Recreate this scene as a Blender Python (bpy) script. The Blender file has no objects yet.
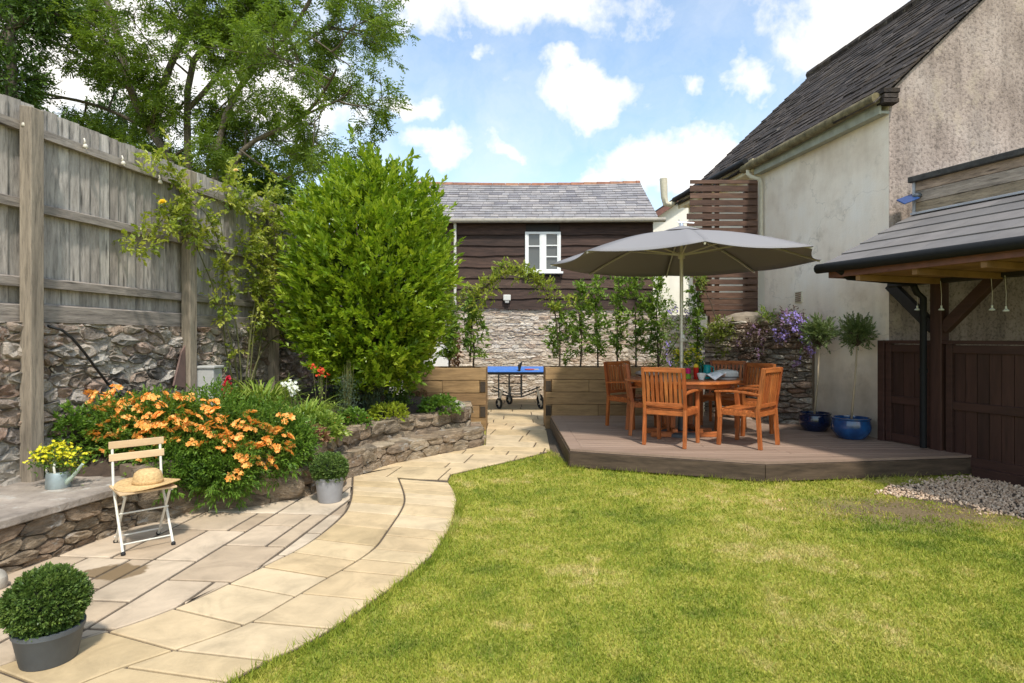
SUNAZ, SUNEL, SUNSTR, SKYSTR, EXPO = 164.0, 57.0, 2.4, .15, .74
CLOUD, SKYMILK = 5.6, .13
NGRASS = 420000
ASHN = 6
NLAUREL = 5600
CLOUDS = [(590, 92, 70, 36, 1.6), (560, 70, 30, 18, 1.2), (500, -12, 200, 44, 1.5), (400, -15, 80, 40, 1.4), (850, 20, 85, 60, 1.6), (745, 84, 40, 28, 1.3),
          (690, 165, 120, 42, 1.4), (620, 182, 70, 20, 1.0), (400, 95, 40, 26, 1.4), (432, 145, 42, 28, 1.4), (500, 147, 28, 14, .9), (480, 58, 24, 12, .9),
          (677, 87, 18, 16, .9), (270, 90, 130, 90, 1.5), (120, 60, 160, 120, 1.5), (900, 60, 90, 80, 1.3)]
import bpy, math, random
import numpy as np
from mathutils import Vector, Matrix
random.seed(7)
scene = bpy.context.scene
col = scene.collection
R = math.radians
PI = math.pi
F, U0, V0, H = 600.0, 512.0, 338.0, 1.5

def G(u, v, z=0.0):
    """point where the sight line through a pixel of the photograph meets height z"""
    Y = F * (H - z) / (v - V0)
    return Vector(((u - U0) * Y / F, Y, z))
def P(u, v, Y):
    return Vector(((u - U0) * Y / F, Y, H - (v - V0) * Y / F))

# ---------------------------------------------------------------- objects
def tag(o, label=None, cat=None, group=None, kind=None):
    if label: o['label'] = label
    if cat: o['category'] = cat
    if group: o['group'] = group
    if kind: o['kind'] = kind
    return o
def empty(name, loc, rz=0.0):
    o = bpy.data.objects.new(name, None); col.objects.link(o)
    o.location = Vector(loc); o.rotation_euler = (0, 0, rz); o.empty_display_size = .2
    return o
def thing(name, label, cat, loc=(0, 0, 0), rz=0.0, group=None):
    return tag(empty(name, loc, rz), label, cat, group)
def off(parent):
    if parent is None: return Vector((0, 0, 0))
    o = Vector(parent.location)
    if parent.parent: o = o + off(parent.parent)
    return o
def np_obj(name, V, faces, m, parent=None, rnd=None, smooth=False, world=True):
    """V (n,3) array, faces = (k,m) int array"""
    V = np.asarray(V, dtype=np.float32).reshape(-1, 3)
    if parent is not None and world:
        V = V - np.array(off(parent), dtype=np.float32)
    faces = np.asarray(faces, dtype=np.int32)
    k, mm = faces.shape
    me = bpy.data.meshes.new(name)
    me.vertices.add(len(V)); me.vertices.foreach_set('co', V.ravel())
    me.loops.add(k * mm); me.loops.foreach_set('vertex_index', faces.ravel())
    me.polygons.add(k)
    me.polygons.foreach_set('loop_start', np.arange(0, k * mm, mm, dtype=np.int32))
    me.polygons.foreach_set('use_smooth', np.full(k, smooth, dtype=bool))
    if rnd is not None:
        a = me.attributes.new('rnd', 'FLOAT', 'FACE'); a.data.foreach_set('value', np.asarray(rnd, dtype=np.float32))
    me.update(calc_edges=True)
    me.materials.append(m)
    o = bpy.data.objects.new(name, me); col.objects.link(o)
    if parent is not None: o.parent = parent
    return o

class MB:
    def __init__(s): s.v = []; s.f = []; s.r = []; s.rn = .5
    def add(s, vs, fs, rn=None):
        b = len(s.v); s.v += [tuple(x) for x in vs]
        s.f += [tuple(b + i for i in f) for f in fs]
        s.r += [s.rn if rn is None else rn] * len(fs)
    def box(s, c, size, M=None, rn=None):
        x, y, z = [k / 2 for k in size]; c = Vector(c)
        vs = [Vector((a * x, b * y, d * z)) for a in (-1, 1) for b in (-1, 1) for d in (-1, 1)]
        if M is not None: vs = [M @ q for q in vs]
        s.add([q + c for q in vs], [(0, 1, 3, 2), (4, 6, 7, 5), (0, 4, 5, 1), (2, 3, 7, 6), (0, 2, 6, 4), (1, 5, 7, 3)], rn)
    def bar(s, p, q, w, h, up=(0, 0, 1), rn=None):
        """beam from p to q, w across, h along up"""
        p = Vector(p); q = Vector(q); d = q - p; L = d.length; d.normalize(); up = Vector(up)
        sx = d.cross(up)
        if sx.length < 1e-4: sx = d.cross(Vector((1, 0, 0)))
        sx.normalize(); u = sx.cross(d)
        M = Matrix((sx, d, u)).transposed()
        s.box((p + q) / 2, (w, L, h), M, rn)
    def hexa(s, a, rn=None):
        """8 points: bottom 4 then top 4, same turn"""
        s.add(a, [(3, 2, 1, 0), (4, 5, 6, 7), (0, 1, 5, 4), (1, 2, 6, 5), (2, 3, 7, 6), (3, 0, 4, 7)], rn)
    def prism(s, pts, z0, z1, rn=None):
        n = len(pts)
        a = [(p[0], p[1], z0) for p in pts] + [(p[0], p[1], z1) for p in pts]
        s.add(a, [tuple(range(n - 1, -1, -1)), tuple(range(n, 2 * n))] + [(i, (i + 1) % n, n + (i + 1) % n, n + i) for i in range(n)], rn)
    def tube(s, pts, rad, n=8, cap=True, rn=None):
        pts = [Vector(p) for p in pts]; m = len(pts)
        if not hasattr(rad, '__len__'): rad = [rad] * m
        vs = []; ref = None
        for i, p in enumerate(pts):
            d = (pts[min(i + 1, m - 1)] - pts[max(i - 1, 0)])
            if d.length < 1e-9: d = Vector((0, 0, 1))
            d.normalize()
            if ref is None:
                ref = Vector((1, 0, 0)) if abs(d.x) < .8 else Vector((0, 1, 0))
            ref = (ref - d * ref.dot(d)); ref.normalize(); b = d.cross(ref)
            for k in range(n):
                a = 2 * PI * k / n
                vs.append(p + (ref * math.cos(a) + b * math.sin(a)) * rad[i])
        fs = [(i * n + k, i * n + (k + 1) % n, (i + 1) * n + (k + 1) % n, (i + 1) * n + k) for i in range(m - 1) for k in range(n)]
        if cap: fs += [tuple(range(n - 1, -1, -1)), tuple(range((m - 1) * n, m * n))]
        s.add(vs, fs, rn)
    def lathe(s, prof, c=(0, 0, 0), n=28, M=None, rn=None, sx=1, sy=1):
        c = Vector(c); vs = []
        for r, z in prof:
            for k in range(n):
                a = 2 * PI * k / n; q = Vector((r * math.cos(a) * sx, r * math.sin(a) * sy, z))
                if M is not None: q = M @ q
                vs.append(q + c)
        m = len(prof)
        s.add(vs, [(i * n + k, i * n + (k + 1) % n, (i + 1) * n + (k + 1) % n, (i + 1) * n + k) for i in range(m - 1) for k in range(n)], rn)
    def ball(s, c, r, n=10, m=7, noise=0, rn=None):
        if not hasattr(r, '__len__'): r = (r, r, r)
        c = Vector(c); vs = []
        for i in range(m + 1):
            t = PI * i / m
            for k in range(n):
                a = 2 * PI * k / n; q = 1 + random.uniform(-noise, noise)
                if i in (0, m): q = 1
                vs.append(c + Vector((r[0] * math.sin(t) * math.cos(a) * q, r[1] * math.sin(t) * math.sin(a) * q, r[2] * math.cos(t) * q)))
        s.add(vs, [(i * n + k, (i + 1) * n + k, (i + 1) * n + (k + 1) % n, i * n + (k + 1) % n) for i in range(m) for k in range(n)], rn)
    def build(s, name, m, parent=None, smooth=False, bevel=0, world=True, bseg=2):
        me = bpy.data.meshes.new(name)
        o3 = off(parent) if (parent is not None and world) else Vector((0, 0, 0))
        me.from_pydata([(x - o3.x, y - o3.y, z - o3.z) for x, y, z in s.v], [], s.f)
        if smooth:
            me.polygons.foreach_set('use_smooth', [True] * len(me.polygons))
            if smooth == 'auto': me.set_sharp_from_angle(angle=R(38))
        a = me.attributes.new('rnd', 'FLOAT', 'FACE'); a.data.foreach_set('value', s.r)
        me.update(); me.materials.append(m)
        o = bpy.data.objects.new(name, me); col.objects.link(o)
        if parent is not None: o.parent = parent
        if bevel:
            b = o.modifiers.new('bevel', 'BEVEL'); b.width = bevel; b.segments = bseg; b.limit_method = 'ANGLE'; b.angle_limit = R(40)
        return o
def copy_tree(o, parent=None):
    c = o.copy(); col.objects.link(c); c.parent = parent
    for ch in [q for q in bpy.data.objects if q.parent == o]: copy_tree(ch, c)
    return c

# ---------------------------------------------------------------- materials
def nmat(name):
    m = bpy.data.materials.new(name); m.use_nodes = True
    nt = m.node_tree; b = nt.nodes['Principled BSDF']
    return m, nt, b
def N(nt, t, **kw):
    n = nt.nodes.new(t)
    for k, v in kw.items(): setattr(n, k, v)
    return n
def L(nt, a, b): nt.links.new(a, b)
def setin(n, **kw):
    for k, v in kw.items(): n.inputs[k.replace('_', ' ')].default_value = v
def c4(c): return (c[0], c[1], c[2], 1)
def ramp(nt, stops, interp='LINEAR'):
    n = N(nt, 'ShaderNodeValToRGB'); cr = n.color_ramp; cr.interpolation = interp
    while len(cr.elements) < len(stops): cr.elements.new(.5)
    for e, (p, c) in zip(cr.elements, stops):
        e.position = p; e.color = c4(c) if hasattr(c, '__len__') else (c, c, c, 1)
    return n
def coords(nt, scale=(1, 1, 1), rot=(0, 0, 0), loc=(0, 0, 0)):
    t = N(nt, 'ShaderNodeTexCoord'); mp = N(nt, 'ShaderNodeMapping')
    L(nt, t.outputs['Object'], mp.inputs['Vector'])
    mp.inputs['Scale'].default_value = scale; mp.inputs['Rotation'].default_value = rot; mp.inputs['Location'].default_value = loc
    return mp.outputs['Vector']
def noise(nt, vec, scale, detail=4, rough=.55, dist=0):
    n = N(nt, 'ShaderNodeTexNoise'); L(nt, vec, n.inputs['Vector'])
    setin(n, Scale=scale, Detail=detail, Roughness=rough, Distortion=dist); return n.outputs['Fac']
def mixc(nt, fac, a, b, mode='MIX'):
    n = N(nt, 'ShaderNodeMix', data_type='RGBA', blend_type=mode)
    for i_, q in ((0, fac), (6, a), (7, b)):
        s_ = n.inputs[i_]
        if hasattr(q, 'is_output'): L(nt, q, s_)
        elif hasattr(q, '__len__'): s_.default_value = c4(q)
        else: s_.default_value = q if i_ == 0 else (q, q, q, 1)
    return n.outputs[2]
def mth(nt, op, a, b=0.0, clamp=False):
    n = N(nt, 'ShaderNodeMath', operation=op); n.use_clamp = clamp
    for s_, q in ((n.inputs[0], a), (n.inputs[1], b)):
        if hasattr(q, 'is_output'): L(nt, q, s_)
        else: s_.default_value = q
    return n.outputs[0]
def bump(nt, b, h, strength, dist=.01):
    n = N(nt, 'ShaderNodeBump'); setin(n, Strength=strength, Distance=dist); L(nt, h, n.inputs['Height']); L(nt, n.outputs[0], b.inputs['Normal']); return n
def rndattr(nt):
    return N(nt, 'ShaderNodeAttribute', attribute_name='rnd').outputs['Fac']
def solid(name, c, rough=.5, metal=0, var=.12, scale=12, bmp=.1, spec=.5):
    m, nt, b = nmat(name); v = coords(nt); n = noise(nt, v, scale)
    r = ramp(nt, [(.25, tuple(k * (1 - var) for k in c)), (.75, tuple(min(1, k * (1 + var)) for k in c))]); L(nt, n, r.inputs[0])
    L(nt, r.outputs[0], b.inputs['Base Color']); setin(b, Roughness=rough, Metallic=metal); b.inputs['Specular IOR Level'].default_value = spec
    if bmp: bump(nt, b, noise(nt, v, scale * 5), bmp, .004)
    return m
def piece(name, cols, rough=.7, nscale=6, nvar=.35, bs=30, bstr=.5, bdist=.01, stretch=(1, 1, 1), extra=None, spec=.3):
    """colour picked per piece (attribute rnd), roughened by noise"""
    m, nt, b = nmat(name); v = coords(nt, stretch)
    r = ramp(nt, [(i / max(1, len(cols) - 1), c) for i, c in enumerate(cols)]); L(nt, rndattr(nt), r.inputs[0])
    n1 = noise(nt, v, nscale, 6, .65); r2 = ramp(nt, [(.28, 1 - nvar), (.72, 1 + nvar * .8)]); L(nt, n1, r2.inputs[0])
    c = mixc(nt, 1.0, r.outputs[0], r2.outputs[0], 'MULTIPLY')
    if extra: c = extra(nt, v, c)
    L(nt, c, b.inputs['Base Color']); setin(b, Roughness=rough); b.inputs['Specular IOR Level'].default_value = spec
    if bstr: bump(nt, b, noise(nt, v, bs, 6, .7), bstr, bdist)
    return m
def leafmat(name, cols, trans=.3, rough=.45, clump=2.5, tr=1.3):
    m, nt, b = nmat(name)
    v = coords(nt)
    n = noise(nt, v, clump, 2)
    a = mth(nt, 'ADD', mth(nt, 'MULTIPLY', rndattr(nt), .7), mth(nt, 'MULTIPLY', mth(nt, 'SUBTRACT', n, .35), .8), True)
    r = ramp(nt, [(i / max(1, len(cols) - 1), c) for i, c in enumerate(cols)]); L(nt, a, r.inputs[0])
    L(nt, r.outputs[0], b.inputs['Base Color']); setin(b, Roughness=rough); b.inputs['Specular IOR Level'].default_value = .35
    t = N(nt, 'ShaderNodeBsdfTranslucent')
    L(nt, mixc(nt, 1.0, r.outputs[0], (tr, tr * 1.05, tr * .5), 'MULTIPLY'), t.inputs['Color'])
    mx = N(nt, 'ShaderNodeMixShader'); mx.inputs[0].default_value = trans
    L(nt, b.outputs[0], mx.inputs[1]); L(nt, t.outputs[0], mx.inputs[2])
    L(nt, mx.outputs[0], nt.nodes['Material Output'].inputs['Surface'])
    return m

# weathered softwood
def knots(nt, v, c):
    vo = N(nt, 'ShaderNodeTexVoronoi', feature='F1'); L(nt, v, vo.inputs['Vector']); vo.inputs['Scale'].default_value = 1.1
    r = ramp(nt, [(.04, .30), (.15, 1.0)]); L(nt, vo.outputs['Distance'], r.inputs[0])
    return mixc(nt, .8, c, r.outputs[0], 'MULTIPLY')
def fencegrain(nt, v, c):
    g = noise(nt, v, 6.0, 10, .75); r = ramp(nt, [(.36, .58), (.50, 1.0), (.66, 1.18)]); L(nt, g, r.inputs[0]); c = mixc(nt, 1.0, c, r.outputs[0], 'MULTIPLY')
    vo = N(nt, 'ShaderNodeTexVoronoi', feature='F1'); L(nt, v, vo.inputs['Vector']); vo.inputs['Scale'].default_value = 1.7
    r = ramp(nt, [(.06, .22), (.17, 1.0)]); L(nt, vo.outputs['Distance'], r.inputs[0]); return mixc(nt, .85, c, r.outputs[0], 'MULTIPLY')
def streaks(nt, v, c):
    n = noise(nt, v, 3.0, 8, .7); r = ramp(nt, [(.35, .62), (.6, 1.12)]); L(nt, n, r.inputs[0])
    return mixc(nt, 1.0, c, r.outputs[0], 'MULTIPLY')
M = {}
M['fence'] = piece('weathered_fence_wood', [(.27, .235, .205), (.39, .35, .31), (.31, .275, .24), (.46, .42, .375)], .85, 2.5, .4, 14, .5, .008, (7, 7, .9), fencegrain)
M['fencerail'] = piece('weathered_rail_wood', [(.26, .22, .185), (.33, .285, .245)], .85, 2.5, .4, 14, .5, .008, (2, .9, 9), fencegrain)
M['post'] = piece('weathered_post_wood', [(.28, .235, .185), (.30, .245, .18)], .85, 2.0, .4, 12, .5, .008, (9, 9, .8), fencegrain)
M['teak'] = piece('oiled_teak', [(.40, .105, .026), (.50, .155, .038), (.34, .085, .022), (.56, .195, .052)], .42, 2.0, .35, 16, .15, .002, (14, 14, 1.6), streaks, .45)
M['teakh'] = piece('oiled_teak_boards', [(.42, .115, .030), (.52, .165, .042)], .42, 2.0, .35, 16, .15, .002, (2.0, 14, 14), streaks, .45)
M['sleeper'] = piece('sleeper_oak', [(.30, .185, .085), (.40, .26, .125), (.25, .15, .07)], .8, 2.0, .4, 12, .5, .008, (1.3, 9, 9), knots)
M['endgrain'] = solid('sleeper_end_grain', (.05, .035, .022), .9, 0, .3, 30)
M['stain'] = piece('dark_stained_boards', [(.055, .030, .022), (.085, .048, .034), (.042, .024, .018), (.10, .060, .042)], .7, 2.2, .45, 14, .45, .008, (1.0, 9, 9), streaks)
M['maroon'] = piece('dark_red_brown_stained_wood', [(.045, .020, .015), (.062, .028, .020), (.036, .017, .013)], .5, 2.0, .4, 12, .3, .004, (9, 9, .9), knots, .4)
M['maroonh'] = piece('dark_red_brown_rails', [(.050, .023, .017), (.062, .028, .021)], .5, 2.0, .35, 12, .3, .004, (1.5, 1.5, 9), None, .4)
M['screen'] = piece('brown_slat_wood', [(.105, .055, .036), (.145, .080, .052), (.085, .045, .030)], .65, 2.0, .4, 12, .3, .004, (1.3, 9, 9), streaks)
M['deck'] = piece('deck_boards', [(.285, .195, .145), (.32, .225, .168), (.26, .178, .130)], .7, 1.6, .22, 22, .35, .003, (1.1, 16, 4), None)
M['fascia'] = piece('deck_fascia_wood', [(.080, .053, .035), (.105, .072, .047)], .7, 2.2, .4, 10, .3, .004, (1.2, 1.2, 9), streaks)
M['slate'] = piece('roof_slates', [(.20, .19, .20), (.30, .285, .285), (.25, .235, .24), (.36, .33, .315), (.17, .16, .175)], .75, 4, .3, 20, .3, .004)
def moss(nt, v, c):
    n = noise(nt, v, 1.6, 8, .75); r = ramp(nt, [(.50, 0.0), (.66, 1.0)]); L(nt, n, r.inputs[0])
    c = mixc(nt, r.outputs[0], c, (.065, .045, .028))
    n = noise(nt, v, 7, 6, .7); r = ramp(nt, [(.60, 0.0), (.68, .7)]); L(nt, n, r.inputs[0])
    return mixc(nt, r.outputs[0], c, (.25, .22, .19))
M['oldslate'] = piece('mossy_old_slates', [(.026, .020, .017), (.055, .043, .037), (.036, .027, .023), (.095, .076, .066)], .9, 7, .6, 18, 1.0, .03, (1, 1, 1), moss)
M['ridge'] = piece('terracotta_ridge_tiles', [(.34, .15, .09), (.26, .13, .09), (.38, .20, .12)], .85, 6, .4, 20, .4, .006)
def lichen(nt, v, c):
    n = noise(nt, v, 5.5, 6, .7); r = ramp(nt, [(.57, 0.0), (.66, .8)]); L(nt, n, r.inputs[0])
    c = mixc(nt, r.outputs[0], c, (.50, .47, .42))
    n = noise(nt, v, 2.2, 5, .6); r = ramp(nt, [(.30, .75), (.45, 0.0)]); L(nt, n, r.inputs[0])
    return mixc(nt, r.outputs[0], c, (.09, .075, .055))
M['rubble'] = piece('limewashed_rubble', [(.52, .44, .35), (.40, .31, .24), (.60, .53, .45), (.38, .23, .16), (.66, .59, .50), (.24, .21, .185), (.52, .38, .28)], .9, 12, .5, 40, 1.0, .035, (1, 1, 1), lichen)
M['mortar'] = solid('lime_mortar', (.50, .43, .34), .95, 0, .45, 18, 1)
M['drystone'] = piece('brown_bed_stone', [(.44, .335, .225), (.32, .235, .155), (.52, .415, .29), (.38, .265, .175), (.27, .215, .155), (.48, .37, .25)], .9, 9, .5, 24, 1.0, .05, (1, 1, 2.6), lichen)
M['darkmortar'] = solid('earthy_mortar', (.17, .125, .085), .95, 0, .35, 9, .8)
M['barnstone'] = piece('pale_sandstone', [(.62, .52, .41), (.50, .40, .30), (.70, .62, .51), (.50, .37, .27), (.74, .66, .56), (.58, .48, .39)], .9, 12, .35, 34, 1.0, .03)  # the stone's own pale tones, picked per piece
M['barnmortar'] = solid('sandy_mortar', (.56, .47, .37), .95, 0, .3, 14, .8)
M['bench'] = piece('lichened_concrete_slab', [(.36, .30, .25), (.34, .29, .24)], .9, 3, .5, 14, .9, .02, (1, 1, 1), lichen)
M['wallcap'] = solid('weathered_wall_capping', (.27, .22, .165), .95, 0, .45, 7, 1)
M['boulder'] = solid('pale_boulder', (.38, .34, .28), .9, 0, .35, 9, .8)

def render_wall(name, c1, c2, c3, streak=.5, grit=60, gs=.3, gdark=0, damp=0, crack=0):
    m, nt, b = nmat(name); v = coords(nt)
    n1 = noise(nt, v, 1.1, 8, .62); r = ramp(nt, [(.3, c1), (.5, c2), (.68, c3)]); L(nt, n1, r.inputs[0])
    vs = coords(nt, (3.5, 3.5, .35)); n2 = noise(nt, vs, 1.6, 7, .65); r2 = ramp(nt, [(.35, 1 - streak), (.6, 1.0)]); L(nt, n2, r2.inputs[0])
    c = mixc(nt, 1.0, r.outputs[0], r2.outputs[0], 'MULTIPLY')
    n3 = noise(nt, v, grit, 3, .7)
    if gdark:
        r3 = ramp(nt, [(.34, 1 - gdark), (.52, 1.0)]); L(nt, n3, r3.inputs[0]); c = mixc(nt, 1.0, c, r3.outputs[0], 'MULTIPLY')
    if damp:
        sx = N(nt, 'ShaderNodeSeparateXYZ'); L(nt, v, sx.inputs[0]); hh = mth(nt, 'ADD', sx.outputs['Z'], mth(nt, 'MULTIPLY', noise(nt, v, 1.8, 6), -1.6))
        rd = ramp(nt, [(.0, damp), (.45, 0.0)]); L(nt, mth(nt, 'ADD', mth(nt, 'MULTIPLY', hh, .5), .25, True), rd.inputs[0]); c = mixc(nt, rd.outputs[0], c, (.26, .21, .16))
        nb = noise(nt, v, 2.6, 8, .7); rb = ramp(nt, [(.56, 0.0), (.64, .35)]); L(nt, nb, rb.inputs[0]); c = mixc(nt, rb.outputs[0], c, (.50, .41, .31))
    if crack:
        vo = N(nt, 'ShaderNodeTexVoronoi', feature='DISTANCE_TO_EDGE'); vd = N(nt, 'ShaderNodeVectorMath', operation='ADD'); L(nt, v, vd.inputs[0]); nn = N(nt, 'ShaderNodeTexNoise'); L(nt, v, nn.inputs[0]); setin(nn, Scale=2.5, Detail=5); L(nt, nn.outputs['Color'], vd.inputs[1])
        L(nt, vd.outputs[0], vo.inputs['Vector']); vo.inputs['Scale'].default_value = .55; rc = ramp(nt, [(.0, crack), (.006, 0.0)]); L(nt, vo.outputs['Distance'], rc.inputs[0]); c = mixc(nt, rc.outputs[0], c, (.22, .18, .14))
    L(nt, c, b.inputs['Base Color']); setin(b, Roughness=.95); b.inputs['Specular IOR Level'].default_value = .15
    bump(nt, b, n3, gs, .01); return m
M['pale'] = render_wall('pale_old_render', (.70, .57, .44), (.88, .76, .62), (.91, .82, .71), .06, 45, .35, 0, .7, .3)
M['cream'] = render_wall('cream_painted_render', (.80, .72, .56), (.84, .77, .62), (.86, .80, .66), .06, 60, .1)
M['rough'] = render_wall('stained_pebbledash', (.29, .225, .188), (.42, .335, .285), (.51, .425, .37), .36, 26, 1.0, .48, .6)
M['farcream'] = render_wall('far_cream_render', (.78, .72, .62), (.82, .76, .66), (.84, .79, .7), .05, 40, .1)
M['white'] = solid('white_paint', (.80, .80, .78), .45, 0, .05, 20, .05)
M['offwhite'] = solid('off_white_plastic', (.66, .64, .58), .5, 0, .08, 20, .05)
M['creampipe'] = solid('cream_plastic_pipe', (.62, .56, .42), .5, 0, .12, 20, .05)
M['fasciacream'] = solid('yellowed_fascia_paint', (.60, .50, .30), .6, 0, .2, 9, .1)
M['mossgutter'] = piece('mossy_gutter', [(.16, .13, .07), (.22, .18, .09)], .9, 9, .6, 30, .8, .01)
M['gutterold'] = solid('weathered_gutter', (.33, .30, .25), .7, 0, .2, 10, .1)
M['greenboard'] = solid('greenish_soffit_board', (.34, .34, .27), .8, 0, .2, 9, .1)
M['black'] = solid('black_plastic', (.012, .012, .012), .6, 0, .2, 20, .05, .2)
M['blackw'] = solid('black_stained_timber', (.020, .016, .014), .6, 0, .3, 12, .2)
M['redfascia'] = solid('red_brown_fascia', (.16, .065, .045), .6, 0, .3, 9, .1)
M['soffit'] = piece('soffit_boards', [(.30, .17, .08), (.22, .12, .055)], .8, 3, .3, 10, .2, .004)
M['glass'], _nt, _b = nmat('dark_window_glass'); setin(_b, Roughness=.06); _b.inputs['Base Color'].default_value = (.09, .095, .09, 1); _b.inputs['Specular IOR Level'].default_value = .8
M['curtain'] = solid('grey_curtain', (.35, .33, .30), .9)
M['roofsheet'] = piece('grey_composite_slates', [(.17, .155, .145), (.20, .18, .17), (.15, .14, .135)], .6, 3, .2, 25, .2, .003)
def algae(nt, v, c):
    n = noise(nt, v, 1.5, 6, .7); r = ramp(nt, [(.52, 0.0), (.62, .7)]); L(nt, n, r.inputs[0])
    return mixc(nt, r.outputs[0], c, (.20, .19, .08))
M['upstand'] = piece('grey_weathered_upstand_boards', [(.34, .235, .165), (.36, .29, .23), (.28, .21, .13)], .85, 2, .45, 12, .5, .008, (1.2, 1.2, 8), fencegrain)
M['cap'] = solid('dark_mossy_capping', (.045, .042, .038), .9, 0, .5, 14, .6)
M['lead'] = solid('lead_flashing', (.40, .40, .42), .5, .3, .15, 8)
M['stone_path'] = None
def slabmat(name, cols, stainpos=None, joint=False):
    def ex(nt, v, c):
        n = noise(nt, v, 3.5, 7, .6, 1.2); r = ramp(nt, [(.30, .78), (.5, 1.0), (.68, 1.10)]); L(nt, n, r.inputs[0])
        c = mixc(nt, 1.0, c, r.outputs[0], 'MULTIPLY')
        if stainpos:
            for (sx, sy, rx, ry) in stainpos:
                mp = N(nt, 'ShaderNodeMapping'); L(nt, v, mp.inputs[0]); mp.vector_type = 'POINT'
                mp.inputs['Location'].default_value = (-sx / rx, -sy / ry, 0); mp.inputs['Scale'].default_value = (1 / rx, 1 / ry, 0)
                ln = N(nt, 'ShaderNodeVectorMath', operation='LENGTH'); L(nt, mp.outputs[0], ln.inputs[0])
                q = mth(nt, 'ADD', ln.outputs['Value'], mth(nt, 'MULTIPLY', noise(nt, v, 9, 3), .9))
                r = ramp(nt, [(.0, .9), (.60, .85), (.66, 0.0)]); L(nt, mth(nt, 'MULTIPLY', q, .5), r.inputs[0])
                c = mixc(nt, r.outputs[0], c, (.17, .11, .05))
        return c
    return piece(name, cols, .8, 1.6, .22, 9, .55, .012, (1, 1, 1), ex)
st = G(116, 575)
M['path'] = slabmat('yellow_sandstone_paving', [(.50, .37, .205), (.57, .435, .26), (.54, .40, .23), (.60, .47, .30)])
M['patio'] = slabmat('grey_buff_sandstone_paving', [(.47, .36, .245), (.56, .445, .32), (.41, .31, .21), (.60, .49, .36)], [(st.x, st.y, .24, .16)])
M['joint'] = solid('paving_joint_grit', (.10, .074, .050), .95, 0, .4, 30, .8)
M['soil'] = solid('garden_soil', (.055, .036, .024), .95, 0, .5, 14, 1.0)
M['gravel'] = piece('pea_gravel', [(.60, .42, .28), (.70, .53, .38), (.44, .29, .18), (.76, .61, .46)], .85, 20, .2, 60, .2, .004)

def lawn_colour(nt, v, for_ground):
    n1 = noise(nt, v, .75, 5, .6); n2 = noise(nt, v, 5, 4, .6)
    q = mth(nt, 'ADD', mth(nt, 'MULTIPLY', n1, .6), mth(nt, 'MULTIPLY', n2, .4))
    r = ramp(nt, [(.38, (.20, .25, .034)), (.46, (.32, .345, .046)), (.53, (.43, .415, .072)), (.62, (.60, .49, .19))]); L(nt, q, r.inputs[0])
    return r.outputs[0]
m, nt, b = nmat('lawn_turf'); v = coords(nt)
c = mixc(nt, .30, lawn_colour(nt, v, True), (.20, .15, .07))
mp = N(nt, 'ShaderNodeMapping'); L(nt, v, mp.inputs[0]); mp.inputs['Location'].default_value = (-3.55 / 1.2, -5.2 / .6, 0); mp.inputs['Scale'].default_value = (1 / 1.2, 1 / .6, 0)
ln_ = N(nt, 'ShaderNodeVectorMath', operation='LENGTH'); L(nt, mp.outputs[0], ln_.inputs[0]); rr_ = ramp(nt, [(.45, .95), (.80, 0.0)]); L(nt, mth(nt, 'MULTIPLY', mth(nt, 'ADD', ln_.outputs['Value'], noise(nt, v, 4, 8, .7)), .5), rr_.inputs[0])
c = mixc(nt, rr_.outputs[0], c, (.185, .135, .08)); gr_ = ramp(nt, [(.35, .45), (.5, 1.0), (.65, 1.35)]); L(nt, noise(nt, v, 45, 6, .7), gr_.inputs[0]); c = mixc(nt, 1.0, c, gr_.outputs[0], 'MULTIPLY')
L(nt, c, b.inputs['Base Color']); setin(b, Roughness=.95); b.inputs['Specular IOR Level'].default_value = .1
bump(nt, b, noise(nt, v, 40, 4, .7), .8, .02); M['turf'] = m
m, nt, b = nmat('lawn_grass_blades'); v = coords(nt)
r = ramp(nt, [(0, (.62, .80, .6)), (.45, (.95, 1.0, .85)), (.8, (1.15, 1.12, 1.15)), (.9, (1.4, 1.15, 1.7)), (1, (1.6, 1.15, 2.4))]); L(nt, rndattr(nt), r.inputs[0])
c = mixc(nt, 1.0, lawn_colour(nt, v, False), r.outputs[0], 'MULTIPLY')
L(nt, c, b.inputs['Base Color']); setin(b, Roughness=.6); b.inputs['Specular IOR Level'].default_value = .2
t = N(nt, 'ShaderNodeBsdfTranslucent'); L(nt, c, t.inputs[0]); mx = N(nt, 'ShaderNodeMixShader'); mx.inputs[0].default_value = .35
L(nt, b.outputs[0], mx.inputs[1]); L(nt, t.outputs[0], mx.inputs[2]); L(nt, mx.outputs[0], nt.nodes['Material Output'].inputs[0]); M['grass'] = m

M['bark'] = piece('tree_bark', [(.15, .12, .09), (.20, .165, .12)], .95, 5, .45, 20, .9, .03, (3, 3, .7))
M['darkbark'] = piece('dark_stem_bark', [(.07, .05, .035), (.10, .075, .05)], .9, 6, .4, 20, .5, .01, (3, 3, 1))
M['greenstem'] = piece('green_stems', [(.10, .12, .035), (.14, .12, .05)], .7, 6, .3, 20, .2, .004)
M['palestem'] = piece('pale_slender_trunk', [(.42, .33, .22), (.48, .39, .27)], .8, 6, .3, 20, .3, .004, (3, 3, .8))
M['ash'] = leafmat('ash_leaflets', [(.07, .12, .016), (.13, .20, .026), (.20, .27, .036), (.28, .34, .06)], .42)
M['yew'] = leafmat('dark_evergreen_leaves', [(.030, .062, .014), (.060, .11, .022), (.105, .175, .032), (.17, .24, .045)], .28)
M['laurel'] = leafmat('laurel_leaves', [(.07, .14, .014), (.17, .27, .018), (.33, .42, .032), (.50, .55, .07)], .34, .30, 4.5)
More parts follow.
